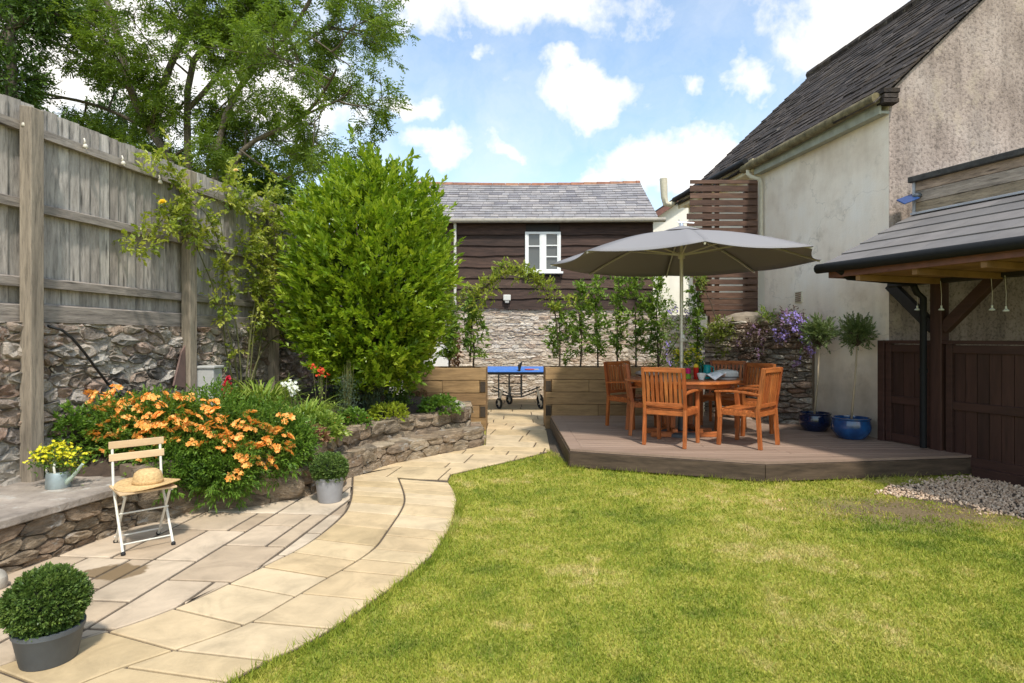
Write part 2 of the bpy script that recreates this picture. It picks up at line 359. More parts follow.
M['rose'] = leafmat('rose_leaves', [(.11, .16, .02), (.24, .30, .035), (.40, .43, .07), (.50, .46, .11)], .35)
M['sapling'] = leafmat('pleached_leaves', [(.06, .12, .018), (.12, .20, .03), (.22, .32, .045), (.34, .42, .08)], .3)
M['box'] = leafmat('box_leaves', [(.035, .075, .016), (.075, .13, .026), (.15, .22, .045), (.27, .34, .09)], .2, .4, 14)
M['olive'] = leafmat('olive_leaves', [(.06, .10, .035), (.12, .17, .055), (.20, .26, .10), (.28, .34, .15)], .2, .5, 8)
M['bedleaf'] = leafmat('bed_leaves', [(.05, .11, .016), (.10, .19, .024), (.17, .28, .036), (.26, .36, .06)], .3, .4, 5)
M['strap'] = leafmat('strap_leaves', [(.10, .18, .025), (.20, .30, .045), (.32, .40, .08), (.44, .45, .14)], .3, .4, 5)
M['lime2'] = leafmat('yellow_green_trailing_leaves', [(.09, .13, .02), (.20, .24, .035), (.32, .34, .06)], .3, .5, 9)
M['lime'] = leafmat('lime_leaves', [(.20, .26, .02), (.32, .38, .03), (.42, .44, .05)], .3, .5, 9)
M['bluegreen'] = leafmat('blue_green_leaves', [(.06, .10, .06), (.10, .15, .09), (.16, .21, .12)], .3, .5, 9)
M['bronze'] = leafmat('bronze_leaves', [(.16, .07, .05), (.30, .16, .09), (.42, .26, .15)], .3, .5, 9)
M['purpleleaf'] = leafmat('purple_brown_leaves', [(.07, .05, .04), (.14, .09, .075), (.20, .15, .10)], .25, .5, 9)
def petal(name, cols, trans=.3):
    return leafmat(name, cols, trans, .6, 20, 1.1)
M['orange'] = petal('orange_petals', [(.90, .28, .04), (.93, .40, .08), (.95, .52, .14), (.95, .68, .28)])
M['yellowp'] = petal('yellow_petals', [(.60, .55, .02), (.80, .72, .03), (.85, .80, .10)])
M['redp'] = petal('red_petals', [(.50, .01, .03), (.65, .03, .06)])
M['scarlet'] = petal('scarlet_petals', [(.60, .05, .02), (.80, .12, .04)])
M['whitep'] = petal('white_petals', [(.8, .8, .72), (.85, .85, .8)])
M['peach'] = petal('peach_petals', [(.85, .62, .30), (.88, .72, .42)])
M['yrose'] = petal('yellow_rose_petals', [(.85, .60, .03), (.88, .68, .08)])
M['violet'] = petal('violet_petals', [(.26, .18, .62), (.42, .32, .80), (.52, .42, .85)])
M['mauve'] = petal('mauve_petals', [(.28, .16, .30), (.42, .28, .42)])
M['salmon'] = petal('salmon_petals', [(.62, .26, .18), (.75, .40, .30)])
M['magenta'] = petal('magenta_petals', [(.6, .02, .14), (.7, .05, .2)])

m, nt, b = nmat('parasol_fabric'); v = coords(nt)
b.inputs['Base Color'].default_value = (.28, .265, .265, 1); setin(b, Roughness=.9)
w = N(nt, 'ShaderNodeTexNoise'); L(nt, v, w.inputs[0]); w.inputs['Scale'].default_value = 350; bump(nt, b, w.outputs[0], .15, .002)
t = N(nt, 'ShaderNodeBsdfTranslucent'); t.inputs[0].default_value = (.30, .25, .22, 1); mx = N(nt, 'ShaderNodeMixShader'); mx.inputs[0].default_value = .16
L(nt, b.outputs[0], mx.inputs[1]); L(nt, t.outputs[0], mx.inputs[2]); L(nt, mx.outputs[0], nt.nodes['Material Output'].inputs[0]); M['canopy'] = m
M['alu'] = solid('champagne_metal_pole', (.62, .58, .50), .35, .3, .05, 8, 0)
M['steel'] = solid('bright_steel', (.60, .60, .62), .3, .8, .1, 8, 0)
M['greypot'] = solid('grey_stoneware_pot', (.30, .295, .30), .75, 0, .15, 9, .2)
M['slatepot'] = solid('slate_grey_pot', (.085, .095, .105), .6, 0, .2, 9, .2)
m, nt, b = nmat('cobalt_glaze'); v = coords(nt)
r = ramp(nt, [(.3, (.006, .030, .10)), (.55, (.010, .065, .20)), (.75, (.02, .12, .30))]); L(nt, noise(nt, v, 5, 5), r.inputs[0]); L(nt, r.outputs[0], b.inputs['Base Color']); setin(b, Roughness=.12); b.inputs['Coat Weight'].default_value = .6; M['cobalt'] = m
m, nt, b = nmat('navy_glaze'); b.inputs['Base Color'].default_value = (.006, .014, .045, 1); setin(b, Roughness=.14); b.inputs['Coat Weight'].default_value = .5; M['navy'] = m
M['ivory'] = solid('ivory_painted_metal', (.68, .65, .56), .45, 0, .08, 20, .05)
M['beech'] = piece('pale_beech_slat', [(.62, .43, .24), (.68, .49, .29)], .6, 2, .2, 14, .15, .002, (2, 2, 9))
M['straw'] = piece('woven_straw', [(.58, .38, .17), (.64, .44, .21)], .8, 60, .35, 120, .8, .004)
M['strawband'] = solid('plaited_hat_band', (.50, .31, .13), .85, 0, .35, 90, .5)
M['zinc'] = solid('galvanised_zinc', (.36, .42, .42), .5, .55, .2, 14, .1)
M['mint'] = solid('pale_green_painted_spout', (.44, .52, .42), .5, .1, .12, 14, .05)
M['rubber'] = solid('black_rubber', (.015, .015, .015), .7, 0, .2, 20, .1)
M['cable'] = solid('black_cable', (.015, .014, .014), .5, 0, .1, 20, 0)
M['blue'] = solid('blue_playing_surface', (.045, .19, .60), .5, 0, .04, 3, 0)
M['redrubber'] = solid('red_bat_rubber', (.60, .06, .03), .6, 0, .05, 20, 0)
M['orangeplastic'] = solid('orange_plastic', (.75, .16, .03), .45, 0, .05, 20, 0)
M['terracotta'] = solid('terracotta_clay', (.50, .22, .13), .8, 0, .15, 15, .2)
M['bin'] = solid('grey_cabinet_plastic', (.42, .41, .38), .7, 0, .1, 9, .1)
M['slatepiece'] = solid('purple_brown_slate', (.17, .105, .085), .85, 0, .25, 9, .4)
M['dirtywhite'] = solid('lichened_porcelain', (.66, .60, .50), .6, 0, .25, 60, .2)
M['panel'] = solid('blue_solar_cell', (.03, .07, .20), .15, 0, .1, 40, 0)
def glassm(name, c, alpha=.0, rough=.05, tr=.9):
    m, nt, b = nmat(name); b.inputs['Base Color'].default_value = c4(c); setin(b, Roughness=rough); b.inputs['Transmission Weight'].default_value = tr; b.inputs['IOR'].default_value = 1.35; return m
M['clear'] = glassm('clear_glass', (.9, .95, .93)); M['magglass'] = glassm('magenta_glass', (.75, .02, .22), tr=.4); M['greenglass'] = glassm('green_glass', (.25, .55, .06), tr=.5)
M['amberglass'] = glassm('amber_glass', (.85, .35, .02), tr=.3); M['redglass'] = glassm('red_glass', (.70, .03, .02), tr=.4); M['tealglass'] = glassm('teal_glass', (.02, .36, .36), tr=.3); M['bottleglass'] = glassm('dark_green_glass', (.01, .11, .07), tr=.3)
M['china'] = solid('white_china', (.70, .74, .70), .2, 0, .03, 5, 0)
M['linen'] = solid('white_linen', (.72, .73, .75), .9, 0, .06, 50, .3)
M['greycloth'] = solid('grey_striped_cloth', (.50, .50, .47), .9, 0, .12, 40, .3)
M['cushion'] = solid('taupe_cushion_cloth', (.36, .30, .25), .95, 0, .12, 40, .3)

# ---------------------------------------------------------------- stone walls
def clip_half(poly, px, py, nx, ny):
    """keep the side where (p - (px,py)).(nx,ny) <= 0"""
    out = []
    n = len(poly)
    for i in range(n):
        a = poly[i]; b = poly[(i + 1) % n]
        da = (a[0] - px) * nx + (a[1] - py) * ny; db = (b[0] - px) * nx + (b[1] - py) * ny
        if da <= 0: out.append(a)
        if (da < 0 < db) or (db < 0 < da):
            t = da / (da - db); out.append((a[0] + (b[0] - a[0]) * t, a[1] + (b[1] - a[1]) * t))
    return out
def cells(s0, s1, z0, z1, cw, ch, jit, rng, ztop=None):
    rows = max(1, round((z1 - z0) / ch)); ch = (z1 - z0) / rows; asp = cw / ch
    sites = []
    hz = [rng.uniform(.6, 1.4) for _ in range(rows)]; t = sum(hz); acc = z0
    for r in range(rows):
        hh = hz[r] / t * (z1 - z0); s = s0 + rng.uniform(0, cw * .6)
        while s < s1:
            w = cw * rng.choice([.45, .7, .9, 1.1, 1.5]) ; s += w / 2
            sites.append((s + rng.uniform(-.2, .2) * w * jit, acc + hh / 2 + rng.uniform(-.5, .5) * hh * jit)); s += w / 2
        acc += hh
    S = [(a / asp, b) for a, b in sites]; out = []
    for i, (a, b) in enumerate(S):
        poly = [(s0 / asp, z0), (s1 / asp, z0), (s1 / asp, z1), (s0 / asp, z1)]
        for j, (c, d) in enumerate(S):
            if i == j: continue
            dx, dy = c - a, d - b
            if abs(dx) > 3.4 * ch or abs(dy) > 3.4 * ch: continue
            poly = clip_half(poly, (a + c) / 2, (b + d) / 2, dx, dy)
            if len(poly) < 3: break
        if len(poly) >= 3: out.append([(x * asp, y) for x, y in poly])
    return out
def stones(mb, mapf, cs, depth, gap, rng, rough=.012):
    for poly in cs:
        cx = sum(p[0] for p in poly) / len(poly); cy = sum(p[1] for p in poly) / len(poly)
        ext = max(max(p[0] for p in poly) - min(p[0] for p in poly), .03); ey = max(max(p[1] for p in poly) - min(p[1] for p in poly), .03)
        q = []
        n = len(poly)
        for i in range(n):      # corner rounding, plus a point on long edges
            a = poly[i - 1]; p = poly[i]; b = poly[(i + 1) % n]
            for o, t in ((a, .22), (b, .22)):
                q.append((p[0] + (o[0] - p[0]) * t, p[1] + (o[1] - p[1]) * t))
        g1 = max(.3, 1 - 2 * gap / ext); g2 = max(.3, 1 - 2 * gap / ey)
        dd = depth * rng.uniform(.45, 1.3); m = len(q); vs = []; tilt = (rng.uniform(-.25, .25) * dd, rng.uniform(-.25, .25) * dd)
        for sc, dp in ((1.0, -.02), (1.0, .60), (.955, .92), (.66, 1.0)):
            for (x, y) in q:
                k = (1 + rng.uniform(-.05, .05)) * sc
                lx = (x - cx) * g1 * k; ly = (y - cy) * g2 * k
                o = dp * dd if dp > 0 else dp
                o += (rng.uniform(-rough, rough) * 1.2 + tilt[0] * lx / ext * 2 + tilt[1] * ly / ey * 2) if dp > .3 else 0
                vs.append(mapf(cx + lx, cy + ly, o))
        vs.append(mapf(cx, cy, dd * 1.02 + rng.uniform(-rough, rough)))
        fs = []
        for r_ in range(3):
            for k in range(m): fs.append((r_ * m + k, r_ * m + (k + 1) % m, (r_ + 1) * m + (k + 1) % m, (r_ + 1) * m + k))
        for k in range(m): fs.append((3 * m + k, 3 * m + (k + 1) % m, 4 * m))
        mb.add(vs, fs, rng.random())
def polymap(pts, side=1):
    """arc-length map along a plan polyline; side=+1 pushes out to the right of travel"""
    pts = [Vector((p[0], p[1], 0)) for p in pts]; seg = []; acc = 0
    for a, b in zip(pts, pts[1:]): seg.append((acc, (b - a).length, a, (b - a).normalized())); acc += (b - a).length
    nrm = [Vector((d.y, -d.x, 0)) * side for _, _, _, d in seg]
    def f(s, z, o):
        i = 0
        while i < len(seg) - 1 and s > seg[i][0] + seg[i][1]: i += 1
        s0, L_, a, d = seg[i]; t = (s - s0) / L_
        n = nrm[i]
        if t > .5 and i < len(seg) - 1: n = nrm[i].lerp(nrm[i + 1], t - .5)
        elif t < .5 and i > 0: n = nrm[i - 1].lerp(nrm[i], .5 + t)
        p = a + d * (s - s0) + n.normalized() * o
        return (p.x, p.y, z)
    return f, acc
def strip(mb, mapf, s0, s1, z0, z1, o0, o1, n=12):
    for k in range(n):
        a = s0 + (s1 - s0) * k / n; b = s0 + (s1 - s0) * (k + 1) / n
        mb.hexa([mapf(a, z0, o0), mapf(b, z0, o0), mapf(b, z0, o1), mapf(a, z0, o1), mapf(a, z1, o0), mapf(b, z1, o0), mapf(b, z1, o1), mapf(a, z1, o1)])

# ---------------------------------------------------------------- foliage
rs = np.random.RandomState(11)
def unit(a): return a / np.maximum(np.linalg.norm(a, axis=1, keepdims=True), 1e-9)
def leaf_arrays(Pn, D, Ls, Ws, up=None, fold=.18, droop=0):
    n = len(Pn); D = unit(D)
    if up is None: up = rs.normal(size=(n, 3)) * .6 + np.array([0, 0, 1.0])
    S = unit(np.cross(D, up)); Nn = np.cross(S, D)
    Ls = np.asarray(Ls).reshape(-1, 1) * np.ones((n, 1)); Ws = np.asarray(Ws).reshape(-1, 1) * np.ones((n, 1))
    tip = Pn + D * Ls; tip[:, 2] -= droop * Ls[:, 0]
    mid = Pn + D * Ls * .48
    V = np.stack([Pn, mid + S * Ws / 2 + Nn * Ws * fold, tip, mid - S * Ws / 2 + Nn * Ws * fold], 1).reshape(-1, 3)
    Fc = np.arange(4 * n).reshape(-1, 4)
    return V, Fc
def foliage(name, Pn, D, Ls, Ws, m, parent=None, rnd=None, **kw):
    V, Fc = leaf_arrays(Pn, D, Ls, Ws, **kw)
    if rnd is None: rnd = rs.rand(len(Pn))
    return np_obj(name, V, Fc, m, parent, rnd)
def shoots(Pn, D, k, length, spread=.9, twist=True):
    """k leaves set along each shoot: returns leaf base points and directions, shoot index"""
    n = len(Pn); D = unit(D)
    a = unit(np.cross(D, np.array([0.3, .2, 1.0]) + rs.normal(size=(n, 3)) * .1)); b = np.cross(D, a)
    Ps = []; Ds = []
    for i in range(k):
        t = (i + rs.rand(n)) / k; ang = i * 2.4 + rs.rand(n) * .8
        rad = a * np.cos(ang)[:, None] + b * np.sin(ang)[:, None]
        sp = (spread * (1.15 - t))[:, None]
        Ps.append(Pn + D * (t * length)[:, None]); Ds.append(D + rad * sp)
    return np.concatenate(Ps), np.concatenate(Ds), np.tile(np.arange(n), k)
def rand_dirs(n): return unit(rs.normal(size=(n, 3)))
def mound(c, r, n, shell=.55, zmin=-.9):
    """points spread through the outer part of an ellipsoid, with outward directions"""
    d = rand_dirs(int(n * 1.6)); d = d[d[:, 2] > zmin][:n]
    q = shell + (1 - shell) * rs.rand(len(d)) ** .6
    lump = 1 + .13 * np.sin(d[:, 0] * 7 + c[0] * 9) * np.cos(d[:, 1] * 6 + d[:, 2] * 5)
    return np.array(c) + d * np.array(r) * (q * lump)[:, None], d
def blades(name, base, n, h, lean, w, m, parent, seg=5, spread=.05, arch=1.0, az=None, stiff=.3):
    """arching strap leaves: ribbons of seg quads"""
    base = np.array(base)
    V = []; Fq = []; rn = []
    for i in range(n):
        a = rs.rand() * 2 * PI if az is None else az + rs.normal() * .7
        d = np.array([math.cos(a), math.sin(a), 0]); s = np.array([-d[1], d[0], 0]); hh = h * rs.uniform(.55, 1.1); ll = lean * rs.uniform(.5, 1.2); b = base + d * rs.rand() * spread + s * rs.normal() * spread * .5
        off_ = len(V); sag = arch * rs.uniform(.6, 1.2)
        for k in range(seg + 1):
            t = k / seg; ww = w * (1 - t ** 2.2) * (.7 + .3 * min(1, t * 4)) + .0006
            p = b + d * ll * t ** 1.4 + np.array([0, 0, hh * (t - sag * .55 * t ** 3)])
            V += [p - s * ww / 2, p + s * ww / 2]
        for k in range(seg): Fq.append((off_ + 2 * k, off_ + 2 * k + 1, off_ + 2 * k + 3, off_ + 2 * k + 2)); rn.append(i)
    r_ = rs.rand(n)
    return np_obj(name, np.array(V), np.array(Fq), m, parent, r_[np.array(rn)])
def blossom(mb, c, r, d=(0, -.4, 1), n=6, cup=.5):
    """one open flower: n petals cupped round direction d"""
    c = Vector(c); d = Vector(d).normalized(); a = d.orthogonal().normalized(); b = d.cross(a)
    ph = random.random() * 6
    for k in range(n):
        t = 2 * PI * k / n + ph; e = a * math.cos(t) + b * math.sin(t); s_ = d.cross(e) * (r * 2.1 / n)
        mid = c + e * r * .55 + d * r * cup * .7; tip = c + e * r + d * r * cup * .75
        mb.add([c, mid - s_, tip, mid + s_], [(0, 1, 2, 3)], random.random())
def rosehead(mb, c, r, d=(0, -.6, .8)):
    for q, (k, cu) in enumerate(((1.0, .35), (.8, .75), (.55, 1.3), (.32, 2.0))): blossom(mb, Vector(c) + Vector(d).normalized() * r * .1 * q, r * k, d, 7 - q, cu)

# ---------------------------------------------------------------- world and sun
SUN_AZ = R(SUNAZ); SUN_EL = R(SUNEL)       # compass angle of the sun measured from +y towards +x
w = bpy.data.worlds.new('World'); scene.world = w; w.use_nodes = True; nt = w.node_tree
bg = nt.nodes['Background']; sky = N(nt, 'ShaderNodeTexSky', sky_type='NISHITA'); sky.sun_disc = False
sky.sun_elevation = SUN_EL; sky.sun_rotation = SUN_AZ; sky.altitude = 50; sky.air_density = 1.0; sky.dust_density = 1.2; sky.ozone_density = 1.3
tc = N(nt, 'ShaderNodeTexCoord'); vec = tc.outputs['Generated']
wp = N(nt, 'ShaderNodeTexNoise'); L(nt, vec, wp.inputs[0]); setin(wp, Scale=7.0, Detail=5, Roughness=.6)
wo = N(nt, 'ShaderNodeVectorMath', operation='SUBTRACT'); L(nt, wp.outputs['Color'], wo.inputs[0]); wo.inputs[1].default_value = (.5, .5, .5)
ws = N(nt, 'ShaderNodeVectorMath', operation='SCALE'); L(nt, wo.outputs[0], ws.inputs[0]); ws.inputs['Scale'].default_value = .16
wa = N(nt, 'ShaderNodeVectorMath', operation='ADD'); L(nt, vec, wa.inputs[0]); L(nt, ws.outputs[0], wa.inputs[1]); vec0 = vec; vec = wa.outputs[0]
nz1 = N(nt, 'ShaderNodeTexNoise'); L(nt, vec0, nz1.inputs[0]); setin(nz1, Scale=13.0, Detail=10, Roughness=.62, Distortion=.2)
acc = None
for (u, v, ru, rv, k) in CLOUDS:
    d = Vector(((u - U0), F, (V0 - v))).normalized()
    sub = N(nt, 'ShaderNodeVectorMath', operation='SUBTRACT'); L(nt, vec, sub.inputs[0]); sub.inputs[1].default_value = d
    ml = N(nt, 'ShaderNodeVectorMath', operation='MULTIPLY'); L(nt, sub.outputs[0], ml.inputs[0]); a = F / ru * 1.12; c_ = F / rv * 1.12
    ml.inputs[1].default_value = (a, a * .8, c_)
    ln = N(nt, 'ShaderNodeVectorMath', operation='LENGTH'); L(nt, ml.outputs[0], ln.inputs[0])
    q = mth(nt, 'MULTIPLY', mth(nt, 'SUBTRACT', 1.0, ln.outputs['Value']), k)
    q = mth(nt, 'MAXIMUM', q, -1.0)
    acc = q if acc is None else mth(nt, 'MAXIMUM', acc, q)
n2 = N(nt, 'ShaderNodeTexNoise'); L(nt, vec, n2.inputs[0]); setin(n2, Scale=3.0, Detail=8, Roughness=.55)
scat = mth(nt, 'MULTIPLY', mth(nt, 'SUBTRACT', n2.outputs['Fac'], .46), 5.0)
sx = N(nt, 'ShaderNodeSeparateXYZ'); L(nt, vec, sx.inputs[0])
back = mth(nt, 'MULTIPLY', mth(nt, 'SUBTRACT', .30, sx.outputs['Y'], True), 6.0, True)      # cloud out of view, its cover thickened for whiter fill light
scat = mth(nt, 'SUBTRACT', scat, mth(nt, 'MULTIPLY', mth(nt, 'SUBTRACT', 1.0, back), 3.0))
acc = mth(nt, 'MAXIMUM', acc, scat)
dens = mth(nt, 'ADD', acc, mth(nt, 'MULTIPLY', mth(nt, 'SUBTRACT', nz1.outputs['Fac'], .5), 2.6))
rp = ramp(nt, [(.0, 0.0), (.42, .42), (1.0, .97)], 'LINEAR'); L(nt, dens, rp.inputs[0])
wisp = N(nt, 'ShaderNodeTexNoise'); L(nt, vec, wisp.inputs[0]); setin(wisp, Scale=4.0, Detail=7, Roughness=.6)
rw = ramp(nt, [(.45, 0.0), (.75, .28)]); L(nt, wisp.outputs['Fac'], rw.inputs[0])
hz = mth(nt, 'MULTIPLY', mth(nt, 'SUBTRACT', .34, sx.outputs['Z'], True), 1.1, True)
cov = mth(nt, 'MAXIMUM', rp.outputs[0], mth(nt, 'ADD', rw.outputs[0], mth(nt, 'ADD', hz, SKYMILK)), True)
shade = ramp(nt, [(.35, (CLOUD * .86, CLOUD * .87, CLOUD * .90)), (.65, (CLOUD, CLOUD, CLOUD))]); L(nt, n2.outputs['Fac'], shade.inputs[0])
shade.color_ramp.elements[0].color = (CLOUD * .93 / 10, CLOUD * .895 / 10, CLOUD * .85 / 10, 1); shade.color_ramp.elements[1].color = (CLOUD * 1.02 / 10, CLOUD * .975 / 10, CLOUD * .925 / 10, 1)
sc10 = N(nt, 'ShaderNodeVectorMath', operation='SCALE'); L(nt, shade.outputs[0], sc10.inputs[0]); sc10.inputs['Scale'].default_value = 10
L(nt, mixc(nt, cov, mixc(nt, 1.0, sky.outputs[0], (.93, 1.12, 1.13), 'MULTIPLY'), sc10.outputs[0]), bg.inputs[0]); bg.inputs[1].default_value = SKYSTR
ld = bpy.data.lights.new('sun', 'SUN'); ld.energy = SUNSTR; ld.angle = R(4); ld.color = (1, .945, .86)
lo = bpy.data.objects.new('sun', ld); col.objects.link(lo)
sd = Vector((math.sin(SUN_AZ) * math.cos(SUN_EL), math.cos(SUN_AZ) * math.cos(SUN_EL), math.sin(SUN_EL)))
lo.rotation_euler = sd.to_track_quat('Z', 'Y').to_euler(); lo.location = sd * 40
cd = bpy.data.cameras.new('camera'); cam = bpy.data.objects.new('camera', cd); col.objects.link(cam); scene.camera = cam
cd.sensor_width = 36; cd.lens = 36 * F / 1024; cam.location = (0, 0, H); cam.rotation_euler = (R(90), 0, 0)
cd.shift_x = 0; cd.shift_y = -(341.5 - V0) / 1024; cd.clip_end = 600; cd.clip_start = .05
scene.view_settings.view_transform = 'Standard'; scene.view_settings.look = 'None'; scene.view_settings.exposure = EXPO; scene.view_settings.gamma = 1
scene.render.engine = 'CYCLES'
scene.cycles.max_bounces = 8; scene.cycles.transmission_bounces = 6; scene.cycles.transparent_max_bounces = 8

# ---------------------------------------------------------------- ground, paving
def flat(name, pts, z, m, kind='structure'):
    mb = MB(); mb.add([(p[0], p[1], z) for p in pts], [tuple(range(len(pts)))]); o = mb.build(name, m)
    if kind: o['kind'] = kind
    return o
mb = MB(); mb.add([(-150, -60, 0), (150, -60, 0), (150, 260, 0), (-150, 260, 0)], [(0, 1, 2, 3)]); tag(mb.build('lawn', M['turf']), kind='structure')

# path edges read from the photograph, carried on past the frame
def gl(px): return [G(u, v) for u, v in px]
outer = gl([(457.6, 507.6), (448, 536), (430, 561), (405, 580), (366, 609), (316, 643), (252, 671)]); outer = [G(447.6, 482.7), G(456.5, 496)] + outer
inner = gl([(353, 477), (351.6, 507.6), (334, 527), (303.6, 550), (259, 571.6), (205, 599), (154.6, 620), (111.5, 634.6), (30, 658)])
centre = gl([(398, 479), (405, 497), (404, 509), (387, 534), (375, 552), (344.5, 571.6), (319.6, 585), (277, 611), (244, 630), (157.6, 660), (89, 683)])
def extend(pl, d):
    a, b = pl[-2], pl[-1]; pl.append(b + (b - a).normalized() * d * .5 + Vector((0, -.25 * d, 0)))
extend(outer, 1.6); extend(inner, 1.3); extend(centre, 1.3)
def smooth_pl(pl, n):
    pl = [Vector(p) for p in pl]
    for _ in range(2):
        q = [pl[0]]
        for a, b in zip(pl, pl[1:]): q += [a.lerp(b, .25), a.lerp(b, .75)]
        q.append(pl[-1]); pl = q
    acc = [0]
    for a, b in zip(pl, pl[1:]): acc.append(acc[-1] + (b - a).length)
    out = []
    for i in range(n + 1):
        t = acc[-1] * i / n; k = 0
        while k < len(acc) - 2 and acc[k + 1] < t: k += 1
        f = (t - acc[k]) / max(1e-9, acc[k + 1] - acc[k]); out.append(pl[k].lerp(pl[k + 1], min(1, f)))
    return out
NS = 120
outer = smooth_pl(outer, NS); inner = smooth_pl(inner, NS); centre = smooth_pl(centre, NS)
def slab(mb, pts, z, rng, gap=.006, th=.03):
    """one paving slab from an outline (list of xy), eased edge"""
    cx = sum(p[0] for p in pts) / len(pts); cy = sum(p[1] for p in pts) / len(pts); dz = rng.uniform(-.0012, .0012); n = len(pts)
    ar = sum(pts[i][0] * pts[(i + 1) % n][1] - pts[(i + 1) % n][0] * pts[i][1] for i in range(n)); sg = 1 if ar > 0 else -1
    def ins(g):
        out = []
        for i in range(n):
            p0, p1, p2 = pts[i - 1], pts[i], pts[(i + 1) % n]
            a_ = Vector((p1[0] - p0[0], p1[1] - p0[1])); b_ = Vector((p2[0] - p1[0], p2[1] - p1[1]))
            if a_.length < 1e-6 or b_.length < 1e-6: out.append((p1[0], p1[1])); continue
            a_.normalize(); b_.normalize(); n1 = Vector((-a_.y, a_.x)) * sg; n2 = Vector((-b_.y, b_.x)) * sg; k = n1 + n2
            k = k / max(.35, 1 + n1.dot(n2)); out.append((p1[0] + k.x * g, p1[1] + k.y * g))
        return out
    a = [(*p, z - th) for p in ins(gap)]; b = [(*p, z - .005 + dz) for p in ins(gap)]; c = [(*p, z + dz) for p in ins(gap + .005)]
    fs = [(i, (i + 1) % n, n + (i + 1) % n, n + i) for i in range(n)] + [(n + i, n + (i + 1) % n, 2 * n + (i + 1) % n, 2 * n + i) for i in range(n)] + [tuple(range(2 * n, 3 * n))]
    mb.add(a + b + c, fs, rng.random())
rng = random.Random(5)
pm = MB(); ZP = .022
for ea, eb, ia in ((inner, centre, 0), (centre, outer, 3)):
    i = 0 if ia == 0 else 2
    first = True
    while i < NS:
        st_ = rng.choice([5, 7, 8, 9, 11]) if i > 22 else rng.choice([4, 5, 6]); j = min(NS, i + st_)
        if NS - j < 4: j = NS
        sk = rng.choice([0, 0, 1])
        pts = [ea[k] for k in range(i, j + 1)] + [eb[k] for k in range(min(NS, j + sk * 0), i - 1, -1)]
        if (j - i) > 8 and rng.random() < .25:
            mid = (i + j) // 2; 
        pts = [(p.x, p.y) for p in pts]
        pts = [p for q_, p in enumerate(pts) if math.hypot(p[0] - pts[q_ - 1][0], p[1] - pts[q_ - 1][1]) > 1e-4]
        slab(pm, pts, ZP, rng, .008); i = j
# straight slabs between the bed wall, the lawn and the planters
wallline = [(-1.74, 6.34), (-1.5, 7.0), (-.69, 7.96), (-.37, 8.3), (-.42, 9.7), (-.42, 10.5)]
backreg = [(p.x, p.y) for p in gl([(353, 477), (398, 479), (447.6, 482.7), (451, 475.6), (500, 464.5), (551, 452.5)])] + [(.56, 9.7), (.56, 10.5)] + wallline[::-1]
def clip_rect(poly, x0, x1, y0, y1):
    for a in ((x1, 0, 1, 0), (x0, 0, -1, 0), (0, y1, 0, 1), (0, y0, 0, -1)):
        poly = clip_half(poly, *a)
        if len(poly) < 3: return []
    return poly
def ashlar(mb, region, x0, x1, y0, y1, u_, ang, rng, z, gap):
    ca, sa = math.cos(ang), math.sin(ang); reg = [(p[0] * ca + p[1] * sa, -p[0] * sa + p[1] * ca) for p in region]
    nx, ny = int((x1 - x0) / u_) + 1, int((y1 - y0) / u_) + 1; used = set()
    for j in range(ny):
        for i in range(nx):
            if (i, j) in used: continue
            w_, h_ = rng.choice([(3, 4), (4, 3), (3, 3), (2, 3), (2, 2), (3, 2), (2, 4), (4, 2), (3, 5), (2, 4)])
            while w_ > 1 and any((i + a, j) in used for a in range(w_)): w_ -= 1
            while h_ > 1 and any((i + a, j + b) in used for a in range(w_) for b in range(h_)): h_ -= 1
            for a in range(w_):
                for b in range(h_): used.add((i + a, j + b))
            r_ = clip_rect(reg, x0 + i * u_, x0 + (i + w_) * u_, y0 + j * u_, y0 + (j + h_) * u_)
            if len(r_) >= 3:
                r_ = [p for q, p in enumerate(r_) if math.hypot(p[0] - r_[q - 1][0], p[1] - r_[q - 1][1]) > .004]
                if len(r_) < 3: continue
                ar = abs(sum(r_[k][0] * r_[(k + 1) % len(r_)][1] - r_[(k + 1) % len(r_)][0] * r_[k][1] for k in range(len(r_)))) / 2
                if ar > .004: slab(mb, [(p[0] * ca - p[1] * sa, p[0] * sa + p[1] * ca) for p in r_], z, rng, gap)
def lay(mb, region, x0, x1, y0, y1, rows, ang, rng, z, wmin=.3, wmax=.9, gap=.006, along='x'):
    ca, sa = math.cos(ang), math.sin(ang); reg = [(p[0] * ca + p[1] * sa, -p[0] * sa + p[1] * ca) for p in region]
    y = y0
    while y < y1:
        h = rng.choice(rows); x = x0 - rng.random() * .5
        while x < x1:
            w_ = rng.uniform(wmin, wmax)
            r_ = clip_rect(reg, x, x + w_, y, y + h) if along == 'x' else clip_rect(reg, y, y + h, x, x + w_)
            if len(r_) >= 3:
                ar = abs(sum(r_[i][0] * r_[(i + 1) % len(r_)][1] - r_[(i + 1) % len(r_)][0] * r_[i][1] for i in range(len(r_)))) / 2
                if ar > .012: slab(mb, [(p[0] * ca - p[1] * sa, p[0] * sa + p[1] * ca) for p in r_], z, rng, gap)
            x += w_
        y += h
lay(pm, backreg, -3, 2, 5, 11.2, [.28, .42, .56], R(-8), rng, ZP, .4, .95, .009)
lay(pm, [(-3.5, 10.5), (4.2, 10.5), (4.2, 14.7), (-3.5, 14.7)], -4, 5, 10.5, 14.7, [.28, .42, .56], 0, rng, ZP, .4, .9, .008)
tag(pm.build('path', M['path']), kind='structure')
bedline = [(-3.6, 2.0), (-3.2, 3.77), (-2.98, 4.72), (-2.72, 5.15), (-2.25, 5.38), (-1.93, 5.65), (-1.76, 6.34)]
preg = [(p.x, p.y) for p in inner] + [(-2.6, 1.2), (-3.9, 1.2)] + bedline
